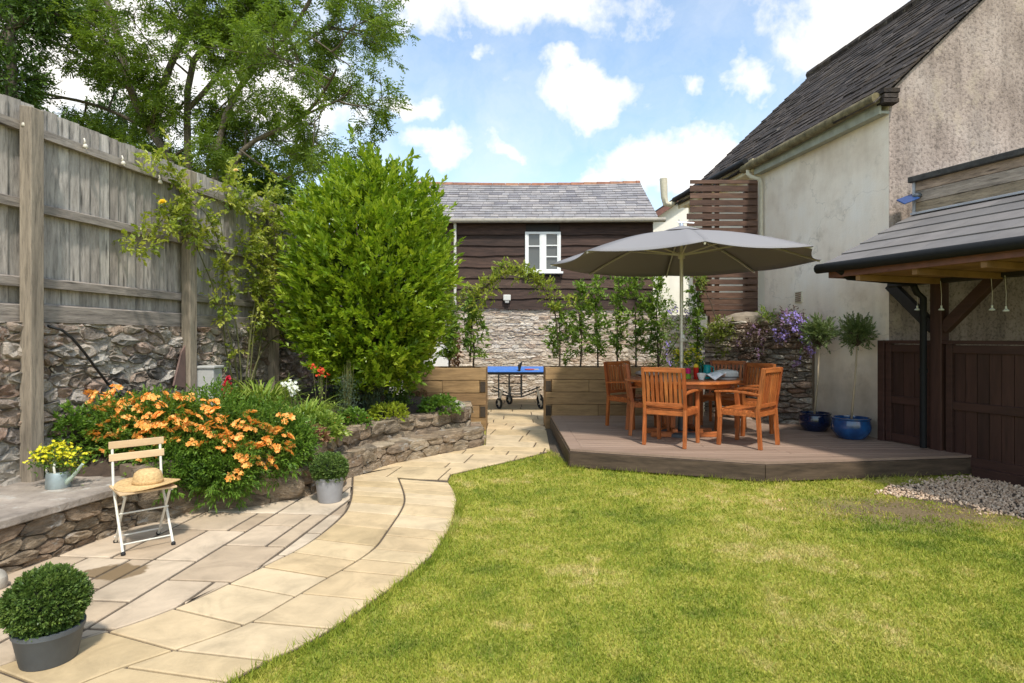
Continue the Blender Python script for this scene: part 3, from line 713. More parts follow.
am = MB(); ashlar(am, preg, -4.6, -.6, 1, 7.5, .155, R(-5), random.Random(14), ZP - .002, .0125)
tag(am.build('patio', M['patio']), kind='structure')
jr = [(p.x, p.y) for p in outer] + [(-.9, .9), (-3.9, 1.0)] + bedline[:-1] + [(-1.78, 6.4)]
jb = MB()
for k in range(NS): jb.add([(inner[k].x, inner[k].y, .010), (outer[k].x, outer[k].y, .010), (outer[k + 1].x, outer[k + 1].y, .010), (inner[k + 1].x, inner[k + 1].y, .010)], [(0, 1, 2, 3)])
jb.add([(p[0], p[1], .009) for p in preg], [tuple(range(len(preg)))]); jb.add([(p[0], p[1], .008) for p in backreg], [tuple(range(len(backreg)))])
jb.add([(-3.5, 10.4, .008), (4.2, 10.4, .008), (4.2, 14.7, .008), (-3.5, 14.7, .008)], [(0, 1, 2, 3)])
jb.add([(.50, 7.6, .005), (.68, 6.95, .005), (.68, 10, .005), (.50, 10, .005)], [(0, 1, 2, 3)])
tag(jb.build('paving_bed', M['joint']), kind='structure')

# ---------------------------------------------------------------- deck
ZD = .22
dk = [Vector((.64, 9.86, 0)), Vector((.67, 6.92, 0)), Vector((2.61, 6.19, 0)), Vector((5.07, 6.56, 0))]
H0 = Vector((4.69, 7.46, 0)); hd = Vector((-.1515, .988, 0)).normalized(); hn = Vector((hd.y, -hd.x, 0))
dpoly = [(p.x, p.y) for p in dk] + [(H0.x, H0.y), (4.36, 9.86)]
t = thing('wooden_deck', 'low brown timber deck with an angled front edge carrying the dining set', 'deck', (2.6, 7.8, 0))
db = MB(); rng = random.Random(3); y = 6.0
inn = [(.79, 9.9), (.81, 7.02), (2.63, 6.33), (5.2, 6.72), (H0.x, H0.y), (4.36, 9.86)]
a_ = math.atan2(.37, 2.46) * 1.0
lay(db, inn, .2, 7.5, 4.9, 11.5, [.145], a_ * 0, rng, ZD, 1.6, 4.0, .0025)
for p, q in zip(inn[:3], inn[1:4]):       # picture-frame border boards
    pass
def offs(a, b, c, d, z0, z1): db.hexa([(a[0], a[1], z0), (b[0], b[1], z0), (c[0], c[1], z0), (d[0], d[1], z0), (a[0], a[1], z1), (b[0], b[1], z1), (c[0], c[1], z1), (d[0], d[1], z1)], rng.random())
O = [(p.x, p.y) for p in dk]
for k in range(3): offs(O[k], O[k + 1], (inn[k + 1][0], inn[k + 1][1]) , inn[k], ZD - .025, ZD + .001)
db.build('deck_boards', M['deck'], t)
fb = MB()
for k in range(3):
    a, b = dk[k], dk[k + 1]; fb.bar(a + Vector((0, 0, ZD - .115)), b + Vector((0, 0, ZD - .115)), .03, .17)
fb.build('fascia_board', M['fascia'], t, bevel=.004)
jb2 = MB(); jb2.prism([(p[0] + (2.7 - p[0]) * .03, p[1] + (8 - p[1]) * .05) for p in dpoly], .03, ZD - .045); jb2.build('joist_frame', M['blackw'], t)

# gravel strip by the gate
EA = Vector((-.347, .938, 0)).normalized(); EQ = Vector((EA.y, -EA.x, 0)); E0 = Vector((3.55, 6.7, 0))
def pav(k, q, z=0):
    """pavilion frame: k metres towards the camera along its length, q metres in from the eave"""
    p = E0 - EA * k + EQ * q; return Vector((p.x, p.y, z))
greg = [(3.75, 6.05), (5.0, 6.5), tuple(pav(.8, 1.33)[:2]), tuple(pav(3.6, 1.33)[:2]), (5.3, 4.0), (4.25, 4.98), (4.0, 5.3), (3.6, 5.75)]
def inpoly(x, y, poly):
    x = np.asarray(x); y = np.asarray(y); r_ = np.zeros(len(x), bool); j = len(poly) - 1
    for i in range(len(poly)):
        xi, yi = poly[i][0], poly[i][1]; xj, yj = poly[j][0], poly[j][1]
        c = ((yi > y) != (yj > y)) & (x < (xj - xi) * (y - yi) / ((yj - yi) if yj != yi else 1e-9) + xi); r_ ^= c; j = i
    return r_
n = 16000; x = rs.uniform(3.4, 6.2, n); y = rs.uniform(3.6, 7.0, n)
xe = x + .10 * np.sin(y * 9) + rs.normal(size=n) * .05; k = inpoly(xe, y + rs.normal(size=n) * .04, greg); x, y = x[k], y[k]; n = len(x)
r0 = rs.uniform(.007, .016, n)[:, None]
d1 = rand_dirs(n); d2 = unit(np.cross(d1, rand_dirs(n))); d3 = np.cross(d1, d2)
c0 = np.stack([x, y, rs.uniform(.004, .02, n)], 1)
V = np.stack([c0 + d1 * r0 * 1.3, c0 + d2 * r0, c0 - d1 * r0 * 1.2, c0 - d2 * r0, c0 + d3 * r0 * .8, c0 - d3 * r0 * .8], 1).reshape(-1, 3)
b6 = (np.arange(n) * 6)[:, None]
Fc = np.concatenate([b6 + np.array(f) for f in ((0, 1, 4), (1, 2, 4), (2, 3, 4), (3, 0, 4), (1, 0, 5), (2, 1, 5), (3, 2, 5), (0, 3, 5))])
tag(np_obj('gravel', V, Fc, M['gravel'], None, np.tile(rs.rand(n), 8)), kind='stuff')
o = flat('gravel_bed', [(p[0], p[1]) for p in greg], .004, M['joint'])

# ---------------------------------------------------------------- grass
lawnpoly = [(p.x, p.y) for p in outer[::-1]] + [(p.x, p.y) for p in gl([(451, 475.6), (500, 464.5), (551, 452.5)])] + [(.6, 7.8), (.66, 6.95), (2.61, 6.22), (5.07, 6.59)] + [(4.9, 6.3), (3.75, 6.0), (3.6, 5.75), (4.0, 5.3), (4.25, 4.98), (5.3, 4.0), (7.5, 2.0), (7.0, .9), (-.8, .9)]
n = NGRASS
Y = 1.9 * (8.1 / 1.9) ** rs.rand(n); X = rs.uniform(-.62, .98, n) * Y * 1.0
n1 = int(n * .05)
k = inpoly(X + rs.normal(size=n) * .012, Y + rs.normal(size=n) * .012, lawnpoly)
bare = np.exp(-(((X - 3.55) / 1.15) ** 2 + ((Y - 5.2 + (X - 3.55) * .25) / .42) ** 2)) * (.80 + .2 * np.sin(X * 11 + Y * 7) * np.sin(Y * 13)) + np.exp(-(((X - 1.9) / .35) ** 2 + ((Y - 5.7) / .25) ** 2)) * .4
patch = .5 + .5 * np.sin(X * 5.1 + np.sin(Y * 3.7) * 2) * np.sin(Y * 6.3 + X)
k &= rs.rand(n) > (bare + patch * .22)
X, Y = X[k], Y[k]; bare = bare[k]; n = len(X)
hgt = rs.gamma(6, 1, n) / 6 * .0165 * (.65 + .25 * Y / 3) ; wid = .0012 + .0009 * Y * rs.uniform(.5, 1.2, n)
az = rs.rand(n) * 2 * PI; ln_ = rs.uniform(.2, 1.1, n) * hgt
s_ = np.stack([np.cos(az), np.sin(az), 0 * az], 1); az2 = rs.rand(n) * 2 * PI
b0 = np.stack([X, Y, 0 * X], 1)
tip = b0 + np.stack([np.cos(az2) * ln_, np.sin(az2) * ln_, hgt], 1)
V = np.stack([b0 - s_ * wid[:, None], b0 + s_ * wid[:, None], tip], 1).reshape(-1, 3)
dry = np.clip(rs.rand(n) * .85 + bare * .5, 0, 1)
tag(np_obj('grass', V, np.arange(3 * n).reshape(-1, 3), M['grass'], None, dry), kind='stuff')
# longer tufts left along the paving and the deck
edge = [(p.x, p.y) for p in outer[10:]] ; de = [(p.x, p.y) for p in dk[1:]]
Pt = []
for pl, cnt, hh in ((edge, 2600, .05), (de, 1400, .06), ([(.5, 7.9), (.66, 6.95)], 350, .05)):
    f, Lt = polymap(pl, 1 if pl is not edge else 1)
    for i in range(cnt):
        s1 = random.random() * Lt
        if hh == .06 and math.sin(s1 * 4.1) + math.sin(s1 * 9.3) < .3 and random.random() < .8: continue
        q = f(s1, 0, random.uniform(-.015, .06) * (1 if pl is not edge else -1)); Pt.append((q[0], q[1], hh * random.uniform(.4, 1.4)))
Pt = np.array(Pt); n = len(Pt); az = rs.rand(n) * 6.28
b0 = np.stack([Pt[:, 0], Pt[:, 1], 0 * az], 1); s_ = np.stack([np.cos(az), np.sin(az), 0 * az], 1) * .0035
tip = b0 + np.stack([rs.normal(size=n) * Pt[:, 2] * .5, rs.normal(size=n) * Pt[:, 2] * .5, Pt[:, 2]], 1)
V = np.stack([b0 - s_, b0 + s_, tip], 1).reshape(-1, 3)
tag(np_obj('edge_grass', V, np.arange(3 * n).reshape(-1, 3), M['grass'], None, rs.rand(n) * .6), kind='stuff')

# ---------------------------------------------------------------- left boundary: wall and fence
TF = Vector((.158, .9875, 0)).normalized(); NF = Vector((TF.y, -TF.x, 0)); FB = Vector((-4.62, 0, 0))
def fp(s, z, o=0): p = FB + TF * s + NF * o; return (p.x, p.y, z)
t = thing('rubble_wall', 'limewashed rubble stone wall carrying the tall grey fence', 'wall', fp(7, 0))
rng = random.Random(21); mb = MB(); stones(mb, fp, cells(1.8, 13, .12, 1.63, .20, .105, .95, rng), .060, .006, rng, .016); mb.build('stones', M['rubble'], t, smooth='auto')
mb = MB(); mb.hexa([fp(1.8, 0, -.3), fp(13, 0, -.3), fp(13, 0, .020), fp(1.8, 0, .020), fp(1.8, 1.655, -.3), fp(13, 1.655, -.3), fp(13, 1.655, -.002), fp(1.8, 1.655, -.002)]); mb.hexa([fp(1.8, 0, -.1), fp(13, 0, -.1), fp(13, 0, .022), fp(1.8, 0, .022), fp(1.8, 1.615, -.1), fp(13, 1.615, -.1), fp(13, 1.615, .022), fp(1.8, 1.615, .022)]); mb.build('mortar', M['mortar'], t)
t = thing('timber_fence', 'tall weathered grey feather-edge fence with thick posts on the stone wall', 'fence', fp(7, 1.6))
posts = [2.99, 4.78, 6.57, 8.22, 10.0, 11.8]; rng = random.Random(4)
for i, (a, b) in enumerate(zip([1.6] + posts, posts + [13.6])):
    mb = MB(); s = a
    while s < b - .01:
        w_ = min(.105, b - s); zt = 3.37 + rng.uniform(-.008, .008); th = .016
        mb.hexa([fp(s, 1.66, -.035), fp(s + w_ + .012, 1.66, -.022), fp(s + w_ + .012, 1.66, -.008), fp(s, 1.66, -.028), fp(s, zt, -.035), fp(s + w_ + .012, zt, -.022), fp(s + w_ + .012, zt, -.008), fp(s, zt, -.028)], rng.random()); s += w_
    mb.build('board_panel', M['fence'], t)
    for zc, h, dd in ((3.165, .085, .045), (2.56, .085, .045), (1.945, .085, .045), (1.695, .15, .028)):
        dz = rng.uniform(-.012, .012); mb = MB(); mb.hexa([fp(a, zc - h / 2 + dz, .0), fp(b, zc - h / 2, .0), fp(b, zc - h / 2, dd), fp(a, zc - h / 2 + dz, dd), fp(a, zc + h / 2 + dz, .0), fp(b, zc + h / 2, .0), fp(b, zc + h / 2 - .015, dd), fp(a, zc + h / 2 + dz - .015, dd)], rng.random())
        mb.build('rail' if h < .1 else 'gravel_board', M['fencerail'], t)
for i, s in enumerate(posts):
    mb = MB(); z0 = .36 if s < 5 else .5; z1 = 3.31 + rng.uniform(-.02, .02)
    mb.hexa([fp(s - .055, z0, .048), fp(s + .055, z0, .048), fp(s + .055, z0, .155), fp(s - .055, z0, .155), fp(s - .055, z1, .048), fp(s + .055, z1, .048), fp(s + .055, z1 - .02, .155), fp(s - .055, z1 - .02, .155)], rng.random())
    mb.build('post', M['post'], t, bevel=.006)
def fpx(u, v, o=.05):
    """sight line through a pixel against the fence plane"""
    a = (u - U0) / F; b_ = FB + NF * o; k = TF.x / TF.y; Y = (b_.x - k * b_.y) / (a - k); return Vector((a * Y, Y, H - (v - V0) * Y / F))
for i, (u, v, lab) in enumerate(((23, 122, 'small white fence light nearest the camera, beside the first post'), (84, 144, 'second small white fence light from the left on the top rail'), (122, 161, 'third small white fence light from the left on the top rail'), (159, 180, 'small white fence light on the top rail just before the second post'))):
    p = fpx(u, v, .07); t = thing('fence_light', lab, 'light', p, 0, 'small lights on the top fence rail')
    mb = MB(); mb.tube([p + Vector((0, 0, .05)), p + Vector((.012, -.004, .02)), p], [.006, .008, .010], 6); mb.build('bracket', M['dirtywhite'], t, smooth=True)
    mb = MB(); mb.lathe([(.008, .0), (.018, -.012), (.021, -.035), (.014, -.038)], p + Vector((.012, 0, 0)), 12); mb.build('shade', M['dirtywhite'], t, smooth=True)
mb = MB(); pts = [fpx(48, 326, .08), fpx(62, 330, .10), fpx(72, 338, .12), fpx(84, 352, .12), fpx(98, 371, .12), fpx(112, 389, .12), fpx(128, 402, .12), fpx(145, 410, .12)]; mb.tube(pts, .011, 6)
tag(mb.build('cable', M['cable'], smooth=True), 'black cable hanging in a loose curve down the rubble wall', 'cable')
t = thing('meter_cabinet', 'pale grey cabinet against the wall just right of the second fence post', 'cabinet', fpx(208, 420, .15))
a = fpx(209, 440, .2); mb = MB(); mb.box((a.x, a.y, .84), (.20, .20, .66)); mb.build('cabinet_body', M['bin'], t, bevel=.01); mb = MB(); mb.box((a.x, a.y, 1.18), (.23, .23, .03)); mb.build('lid', M['bin'], t, bevel=.008)
mb = MB(); a = [fpx(172, 386, .14), fpx(184, 388, .10), fpx(184, 345, .08), fpx(180, 352, .09)]
n_ = NF * .02; mb.hexa([a[0], a[1], a[1] + n_, a[0] + n_, a[3], a[2], a[2] + n_, a[3] + n_]); tag(mb.build('slate_piece', M['slatepiece'], bevel=.004), 'upright purple brown slate leaning on the wall left of the second post', 'slate')

# ---------------------------------------------------------------- bench wall in the corner
t = thing('stone_bench', 'low stone bench wall with a lichened slab top in the left corner', 'bench', (-3.4, 3.6, 0))
BW = [(-3.72, 1.6), (-3.2, 3.77), (-2.98, 4.72)]
f, Lt = polymap(BW); rng = random.Random(31); mb = MB()
stones(mb, f, cells(0, Lt, .0, .325, .20, .085, .35, rng), .05, .004, rng, .009); mb.build('stones', M['drystone'], t, smooth='auto')
mb = MB(); strip(mb, f, 0, Lt, 0, .325, -.3, .008, 6); mb.build('core', M['darkmortar'], t)
mb = MB(); fr = [f(s, 0, .085 + .006 * math.sin(s * 9)) for s in np.linspace(0, Lt - .02, 14)]; 
bk = [fp(1.75, 0, .05), fp(4.75, 0, .05)]
pts = [(p[0], p[1]) for p in fr] + [(-3.0, 4.86), (bk[1][0], 4.92)] + [(bk[0][0], bk[0][1])]
mb.prism(pts, .325, .382); mb.build('slab_top', M['bench'], t, bevel=.008)
# ---------------------------------------------------------------- raised bed
t = thing('raised_bed_wall', 'curving two-tier brown stone wall holding up the flower bed', 'wall', (-1.9, 6.0, 0))
W1 = [(-3.0, 4.74), (-2.72, 5.15), (-2.25, 5.38), (-1.95, 5.65), (-1.90, 6.45), (-1.66, 7.2), (-.95, 8.1), (-.66, 8.45), (-.72, 9.6)]
f1, L1 = polymap(W1); rng = random.Random(8); mb = MB()
stones(mb, f1, cells(0, L1, 0, .33, .34, .155, .45, rng), .060, .004, rng, .014)
stones(mb, f1, cells(0, L1, .33, .50, .32, .17, .35, rng), .070, .004, rng, .014)
mb.build('stones', M['drystone'], t, smooth='auto')
mb = MB(); strip(mb, f1, 0, L1, 0, .475, -.22, .02, 26); mb.build('core', M['darkmortar'], t)
W2 = [(-1.86, 6.2), (-1.72, 6.36), (-1.46, 7.02), (-.72, 7.92), (-.42, 8.28), (-.50, 8.8)]
f2, L2 = polymap(W2); mb = MB(); stones(mb, f2, cells(0, L2, 0, .26, .34, .125, .4, rng), .045, .004, rng, .010); mb.build('ledge_stones', M['drystone'], t, smooth='auto')
mb = MB(); strip(mb, f2, 0, L2, 0, .255, -.30, .012, 22); mb.build('ledge_core', M['darkmortar'], t)
def topmap(f, z, o0, o1):
    return lambda s, q, o: (lambda p: (p[0], p[1], z + o))(f(s, 0, o0 + (o1 - o0) * q))
mb = MB(); stones(mb, topmap(f2, .25, -.24, .04), cells(0, L2, 0, 1, .42, .9, .2, rng), .022, .006, rng, .004)
stones(mb, topmap(f1, .47, -.20, .07), cells(2.0, L1, 0, 1, .38, .9, .2, rng), .035, .006, rng, .006); mb.build('coping_stones', M['drystone'], t, smooth='auto')
# big footing stones by the grey pot
def boulder(name, c, r, m, label, seed, parent=None):
    random.seed(seed); mb = MB(); mb.ball(c, r, 12, 8, .10)
    o = mb.build(name, m, parent, smooth='auto')
    if label: tag(o, label, 'stone')
    sb = o.modifiers.new('s', 'SUBSURF'); sb.levels = 1; sb.render_levels = 1; return o
boulder('footing_stone', (-1.84, 5.98, .13), (.20, .24, .16), M['drystone'], None, 5, t)
boulder('footing_stone', (-2.15, 5.52, .14), (.26, .13, .15), M['drystone'], None, 6, t)
boulder('boulder', (-.80, 8.25, .56), (.17, .16, .09), M['boulder'], 'pale rounded stone sitting on the far end of the bed wall', 7)
boulder('boulder', tuple(G(-4, 592) + Vector((-.02, 0, .06))), (.085, .08, .075), M['boulder'], 'grey stone on the paving at the left edge beside the box ball', 9)
random.seed(7)
# soil inside the bed
mb = MB(); ns, nq = 40, 8; V = []
for i in range(ns + 1):
    s = L1 * i / ns; a = f1(s, 0, -.10); tt = i / ns; bb = fp(4.9 + (9.6 - 4.9) * tt, 0, .02)
    for j in range(nq + 1):
        q = j / nq; V.append((a[0] + (bb[0] - a[0]) * q, a[1] + (bb[1] - a[1]) * q, min(.455, .37 + tt * 1.2) + min(.30, tt * 2.2) * q ** .8 + random.uniform(-.015, .015)))
mb.add(V, [(i * (nq + 1) + j, (i + 1) * (nq + 1) + j, (i + 1) * (nq + 1) + j + 1, i * (nq + 1) + j + 1) for i in range(ns) for j in range(nq)])
tag(mb.build('soil', M['soil'], smooth=True), kind='structure')
def soilz(x, y):
    fx = -4.62 + .16 * y; q = min(1, max(0, (-.9 - .5 * (8 - y) * .8 - x) / 2.2)); return .46 + .3 * q ** .8

# ---------------------------------------------------------------- sleeper planters
def planter(name, label, x0, x1, y0, y1, corner, group):
    t = thing(name, label, 'planter', ((x0 + x1) / 2, y0, 0), 0, group); rng = random.Random(int(x0 * 50) + 900); h = .203
    for r_ in range(5):
        z = r_ * h; cut = [x0, x1]
        n_ = 1 + (r_ % 2) + (1 if x1 - x0 > 2 else 0)
        xs = sorted([x0 + (x1 - x0) * (k + (rng.uniform(-.15, .15) if 0 < k < n_ else 0)) / n_ for k in range(n_ + 1)])
        if r_ % 2: xs = [x + (.0) for x in xs]; xs[0] = x0 + (.105 if corner < 0 else 0); xs[-1] = x1 - (.105 if corner > 0 else 0)
        for a, b in zip(xs, xs[1:]):
            mb = MB(); dy = rng.uniform(-.006, .006); mb.box(((a + b) / 2, y0 + .05 + dy, z + h / 2), (b - a - .004, .10, h - .006), None, rng.random()); mb.build('sleeper', M['sleeper'], t, bevel=.006)
        xe = x1 - .05 if corner > 0 else x0 + .05
        mb = MB(); ya = y0 + (.002 if r_ % 2 else .105); mb.box((xe, (ya + y1) / 2, z + h / 2), (.098, y1 - ya, h - .006), None, rng.random()); mb.build('sleeper', M['sleeper'], t, bevel=.006)
        if r_ % 2: mb = MB(); mb.box((xe, y0 - .001, z + h / 2), (.086, .008, h - .03)); mb.build('end_grain', M['endgrain'], t)
        mb = MB(); mb.box(((x0 + x1) / 2, y1 + .05, z + h / 2), (x1 - x0, .096, h - .006), None, rng.random()); mb.build('sleeper', M['sleeper'], t)
    mb = MB(); mb.box(((x0 + x1) / 2, (y0 + y1) / 2 + .03, .49), (x1 - x0 - .1, y1 - y0 - .08, .94)); mb.build('planter_soil', M['soil'], t)
planter('sleeper_planter', 'oak sleeper planter on the left side of the gap, behind the bed wall', -1.75, -.42, 9.72, 10.25, 1, 'sleeper planters either side of the gap')
planter('sleeper_planter', 'long oak sleeper planter on the right side of the gap behind the dining chairs', .55, 3.05, 9.90, 10.4, -1, 'sleeper planters either side of the gap')

# ---------------------------------------------------------------- barn
t = thing('timber_barn', 'old barn with dark waney boards above pale stone and a grey slate roof', 'barn', (.4, 14.6, 0))
BX0, BX1, BY = -2.6, 3.42, 14.6; rng = random.Random(2)
bmap = lambda s, z, o: (s, BY - o, z)
mb = MB(); stones(mb, bmap, cells(BX0, BX1 + .02, 0, 2.22, .27, .075, .55, rng), .030, .004, rng, .010); mb.build('stone_wall', M['barnstone'], t, smooth='auto')
mb = MB(); mb.box(((BX0 + BX1) / 2, BY + .138, 1.1), (BX1 - BX0, .3, 2.2)); mb.build('wall_core', M['barnmortar'], t)
z = 2.20; bd = MB(); wx0, wx1, wz0, wz1 = (525 - U0) * BY / F, (560.5 - U0) * BY / F, H - (272 - V0) * BY / F, H - (232.5 - V0) * BY / F
while z < 4.30:
    h = rng.uniform(.22, .29)
    segs = [(BX0, BX1)]
    if z + h > wz0 + .02 and z < wz1 - .02: segs = [(BX0, wx0 + .02), (wx1 - .02, BX1)]
    for a, b in segs:
        n = max(2, int((b - a) / .35)); rn = rng.random()
        lo = [rng.uniform(-.018, .018) for _ in range(n + 1)]
        for k in range(n):
            xa = a + (b - a) * k / n; xb = a + (b - a) * (k + 1) / n; zt = min(z + h + .04, 4.36)
            bd.hexa([(xa, BY - .075, z + lo[k]), (xb, BY - .075, z + lo[k + 1]), (xb, BY - .04, z + lo[k + 1]), (xa, BY - .04, z + lo[k]), (xa, BY - .035, zt), (xb, BY - .035, zt), (xb, BY - .0, zt), (xa, BY - .0, zt)], rn)
    z += h
bd.build('weatherboards', M['stain'], t)
mb = MB(); mb.box(((BX0 + BX1) / 2, BY + .16, 3.28), (BX1 - BX0 - .02, .3, 2.14)); mb.build('frame_wall', M['blackw'], t)
RY, RZ = 16.6, 5.80; mb = MB(); rows = 15; nx = 24; slope = Vector((0, RY - BY + .2, RZ - 4.34)); sl = slope.length; sd_ = slope.normalized(); upn = Vector((0, -sd_.z, sd_.y))
for r_ in range(rows):
    s0 = sl * r_ / rows; x = BX0 - .1 - rng.random() * .2
    while x < BX1 + .1:
        w_ = rng.uniform(.2, .34); xb = min(x + w_, BX1 + .12)
        sag = lambda X: -.05 * math.sin((X - BX0) / (BX1 - BX0) * PI) - .03 * (1 - (X - BX0) / (BX1 - BX0))
        def q(X, s, o): p = Vector((X, BY - .2, 4.34)) + sd_ * s + upn * o; return (p.x, p.y, p.z + sag(X) * s / sl)
        e = rng.uniform(-.012, .012); s1 = s0 + sl / rows * 1.25
        mb.hexa([q(x + .003, s0 + e, .004), q(xb - .003, s0 + e, .004), q(xb - .003, s1, -.012), q(x + .003, s1, -.012), q(x + .003, s0 + e, .022), q(xb - .003, s0 + e, .022), q(xb - .003, s1, .002), q(x + .003, s1, .002)], rng.random()); x = xb
        if xb >= BX1 + .12: break
mb.build('roof', M['slate'], t)
mb = MB(); mb.add([(BX0 - .1, BY - .18, 4.33), (BX1 + .1, BY - .18, 4.33), (BX1 + .1, RY, RZ - .03), (BX0 - .1, RY, RZ - .11)], [(0, 1, 2, 3)])
mb.add([(BX0, BY, 4.3), (BX0, RY, RZ - .08), (BX0, RY + 2, 4.3), (BX0, RY + 2, 0), (BX0, BY, 0)], [(0, 1, 2, 3, 4)]); mb.add([(BX1, BY, 4.3), (BX1, RY, RZ - .05), (BX1, RY + 2, 4.3), (BX1, RY + 2, 0), (BX1, BY, 0)], [(0, 1, 2, 3, 4)])
mb.add([(BX0 - .1, RY + 2.1, 4.3), (BX1 + .1, RY + 2.1, 4.3), (BX1 + .1, RY, RZ - .03), (BX0 - .1, RY, RZ - .09)], [(0, 1, 2, 3)]); mb.build('roof_lining', M['blackw'], t)
mb = MB(); x = BX0 - .1
while x < BX1 + .1:
    w_ = .36; xb = min(x + w_, BX1 + .12); sg = -.05 * math.sin((x - BX0) / (BX1 - BX0) * PI) - .03 * (1 - (x - BX0) / (BX1 - BX0))
    mb.tube([(x + .004, RY, RZ - .03 + sg), (xb - .004, RY, RZ - .03 + sg + .003)], [.088, .082], 8, True, rng.random()); x = xb
    if xb >= BX1 + .11: break
mb.build('ridge_tiles', M['ridge'], t, smooth='auto')
mb = MB(); mb.tube([(BX0, BY - .25, 4.30), (BX1 + .25, BY - .25, 4.33)], .055, 10); mb.build('gutter', M['gutterold'], t, smooth='auto')
mb = MB(); mb.box(((BX0 + BX1) / 2, BY - .10, 4.33), (BX1 - BX0, .16, .06)); mb.build('eaves_board', M['blackw'], t)
xx = (455.5 - U0) * BY / F; mb = MB(); mb.tube([(xx, BY - .13, 4.28), (xx, BY - .13, 2.3)], .035, 8); mb.build('downpipe', M['offwhite'], t, smooth='auto')
# window
def window(name, m, parent, x0, x1, z0, z1, y):
    wd = MB(); fw = .055
    for a, b, c_, d in ((x0, x1, z1 - fw, z1), (x0, x1, z0, z0 + fw), (x0, x0 + fw, z0 + fw, z1 - fw), (x1 - fw, x1, z0 + fw, z1 - fw), ((x0 + x1) / 2 - .05, (x0 + x1) / 2 + .05, z0 + fw, z1 - fw)):
        wd.box(((a + b) / 2, y, (c_ + d) / 2), (b - a, .08, d - c_))
    win = wd.build(name, m, parent, bevel=.004)
    gb = MB(); xm = (x0 + x1) / 2
    for a, b, fr_ in ((x0 + fw, xm - .05, (.66,)), (xm + .05, x1 - fw, (.36, .68))):
        for f_ in fr_: zz = z0 + fw + (z1 - z0 - 2 * fw) * f_; gb.box(((a + b) / 2, y - .01, zz), (b - a, .03, .028))
        gb.box((a + .016, y - .012, (z0 + z1) / 2), (.032, .034, z1 - z0 - 2 * fw)); gb.box((b - .016, y - .012, (z0 + z1) / 2), (.032, .034, z1 - z0 - 2 * fw))
    gb.build('glazing_bars', m, win)
    g = MB(); g.box((xm, y + .02, (z0 + z1) / 2), (x1 - x0 - .08, .006, z1 - z0 - .08)); g.build('pane', M['glass'], win)
    g = MB(); g.box((x0 - .02 + (x1 - x0) / 2 + .02, y - .05, z0 - .03), (x1 - x0 + .10, .16, .05)); g.build('sill', m, win, bevel=.004)
window('window', M['white'], t, wx0, wx1, wz0, wz1, BY - .07)
a = P(507, 298.5, BY - .12); t2 = thing('flood_light', 'small white box light at the bottom of the dark barn boards', 'light', a)
mb = MB(); mb.box(a + Vector((0, 0, .02)), (.18, .10, .14)); mb.build('housing', M['offwhite'], t2, bevel=.015); mb = MB(); mb.box(a + Vector((0, 0, -.08)), (.10, .08, .06)); mb.build('sensor', M['bin'], t2, bevel=.01)
# boundary wall on to the right of the barn
t = thing('boundary_wall', 'pale stone garden wall between the barn and the slatted screen', 'wall', (3.9, 13, 0)); rng = random.Random(17)
f3, L3 = polymap([(2.6, 13.4), (4.6, 12.3)]); mb = MB(); stones(mb, f3, cells(0, L3, 0, 2.0, .26, .10, .6, rng), .04, .005, rng, .01); mb.build('stones', M['barnstone'], t, smooth='auto')
mb = MB(); strip(mb, f3, 0, L3, 0, 1.99, -.35, .006, 4); mb.build('core', M['barnmortar'], t)
mb = MB(); mb.box((-1.95, 12.6, .7), (1.25, .3, 1.4)); mb.box((-1.95, 12.6, 1.42), (1.3, .36, .05)); tag(mb.build('white_wall', M['white'], bevel=.01), 'low white rendered wall seen between the laurel and the left sapling', 'wall')

# far cream house
t = thing('cream_house', 'distant cream gabled house between the barn roof and the slatted screen', 'house', (7, 20, 0))
mb = MB(); ex = 4.70; a = [(ex, 20, 0), (12, 20, 0), (12, 20, 5.6), (8.4, 20, 7.9), (ex, 20, 5.45)]
b_ = [(x, 27, z) for x, y, z in a]; mb.add(a + b_, [(0, 1, 2, 3, 4), (0, 4, 9, 5), (4, 3, 8, 9), (3, 2, 7, 8), (1, 6, 7, 2), (5, 9, 8, 7, 6)]); mb.build('wall', M['farcream'], t)
mb = MB(); mb.bar((ex - .25, 19.93, 5.36), (8.4, 19.93, 8.0), .35, .16); mb.bar((8.4, 19.93, 8.0), (12.2, 19.93, 5.5), .35, .16); mb.build('bargeboard', M['redfascia'], t)
mb = MB(); mb.hexa([(ex - .28, 19.9, 5.42), (8.4, 19.9, 8.08), (8.4, 27, 8.08), (ex - .28, 27, 5.42), (ex - .28, 19.9, 5.50), (8.4, 19.9, 8.18), (8.4, 27, 8.18), (ex - .28, 27, 5.50)]); mb.build('roof', M['oldslate'], t)

# ---------------------------------------------------------------- main house
def hp(d, n, z=0): p = H0 + hd * d + hn * n; return Vector((p.x, p.y, z))
t = thing('rendered_house', 'large old rendered house with a mossy slate roof on the right', 'house', hp(2, 2))
LN, LF, EZ, PT, RR = 2.72, 5.75, 4.56, .94, 3.1
def wallbox(name, d0, d1, m, z1=EZ, n0=0, n1=.3, z0=0):
    mb = MB(); mb.hexa([hp(d0, n0, z0), hp(d1, n0, z0), hp(d1, n1, z0), hp(d0, n1, z0), hp(d0, n0, z1), hp(d1, n0, z1), hp(d1, n1, z1), hp(d0, n1, z1)]); return mb.build(name, m, t)
wallbox('side_wall', 0.004, LN, M['pale']); wallbox('far_side_wall', LN, LF, M['cream'], EZ + .1, .05)
mb = MB(); gp = [(0, 0), (6.4, 0), (6.4, EZ), (RR, EZ + PT * RR), (0, EZ)]; tt = .3
a = [hp(.0, n, z) for n, z in gp]; b_ = [hp(tt, n + (.006 if n == 0 else 0), z - (0.0)) for n, z in gp]
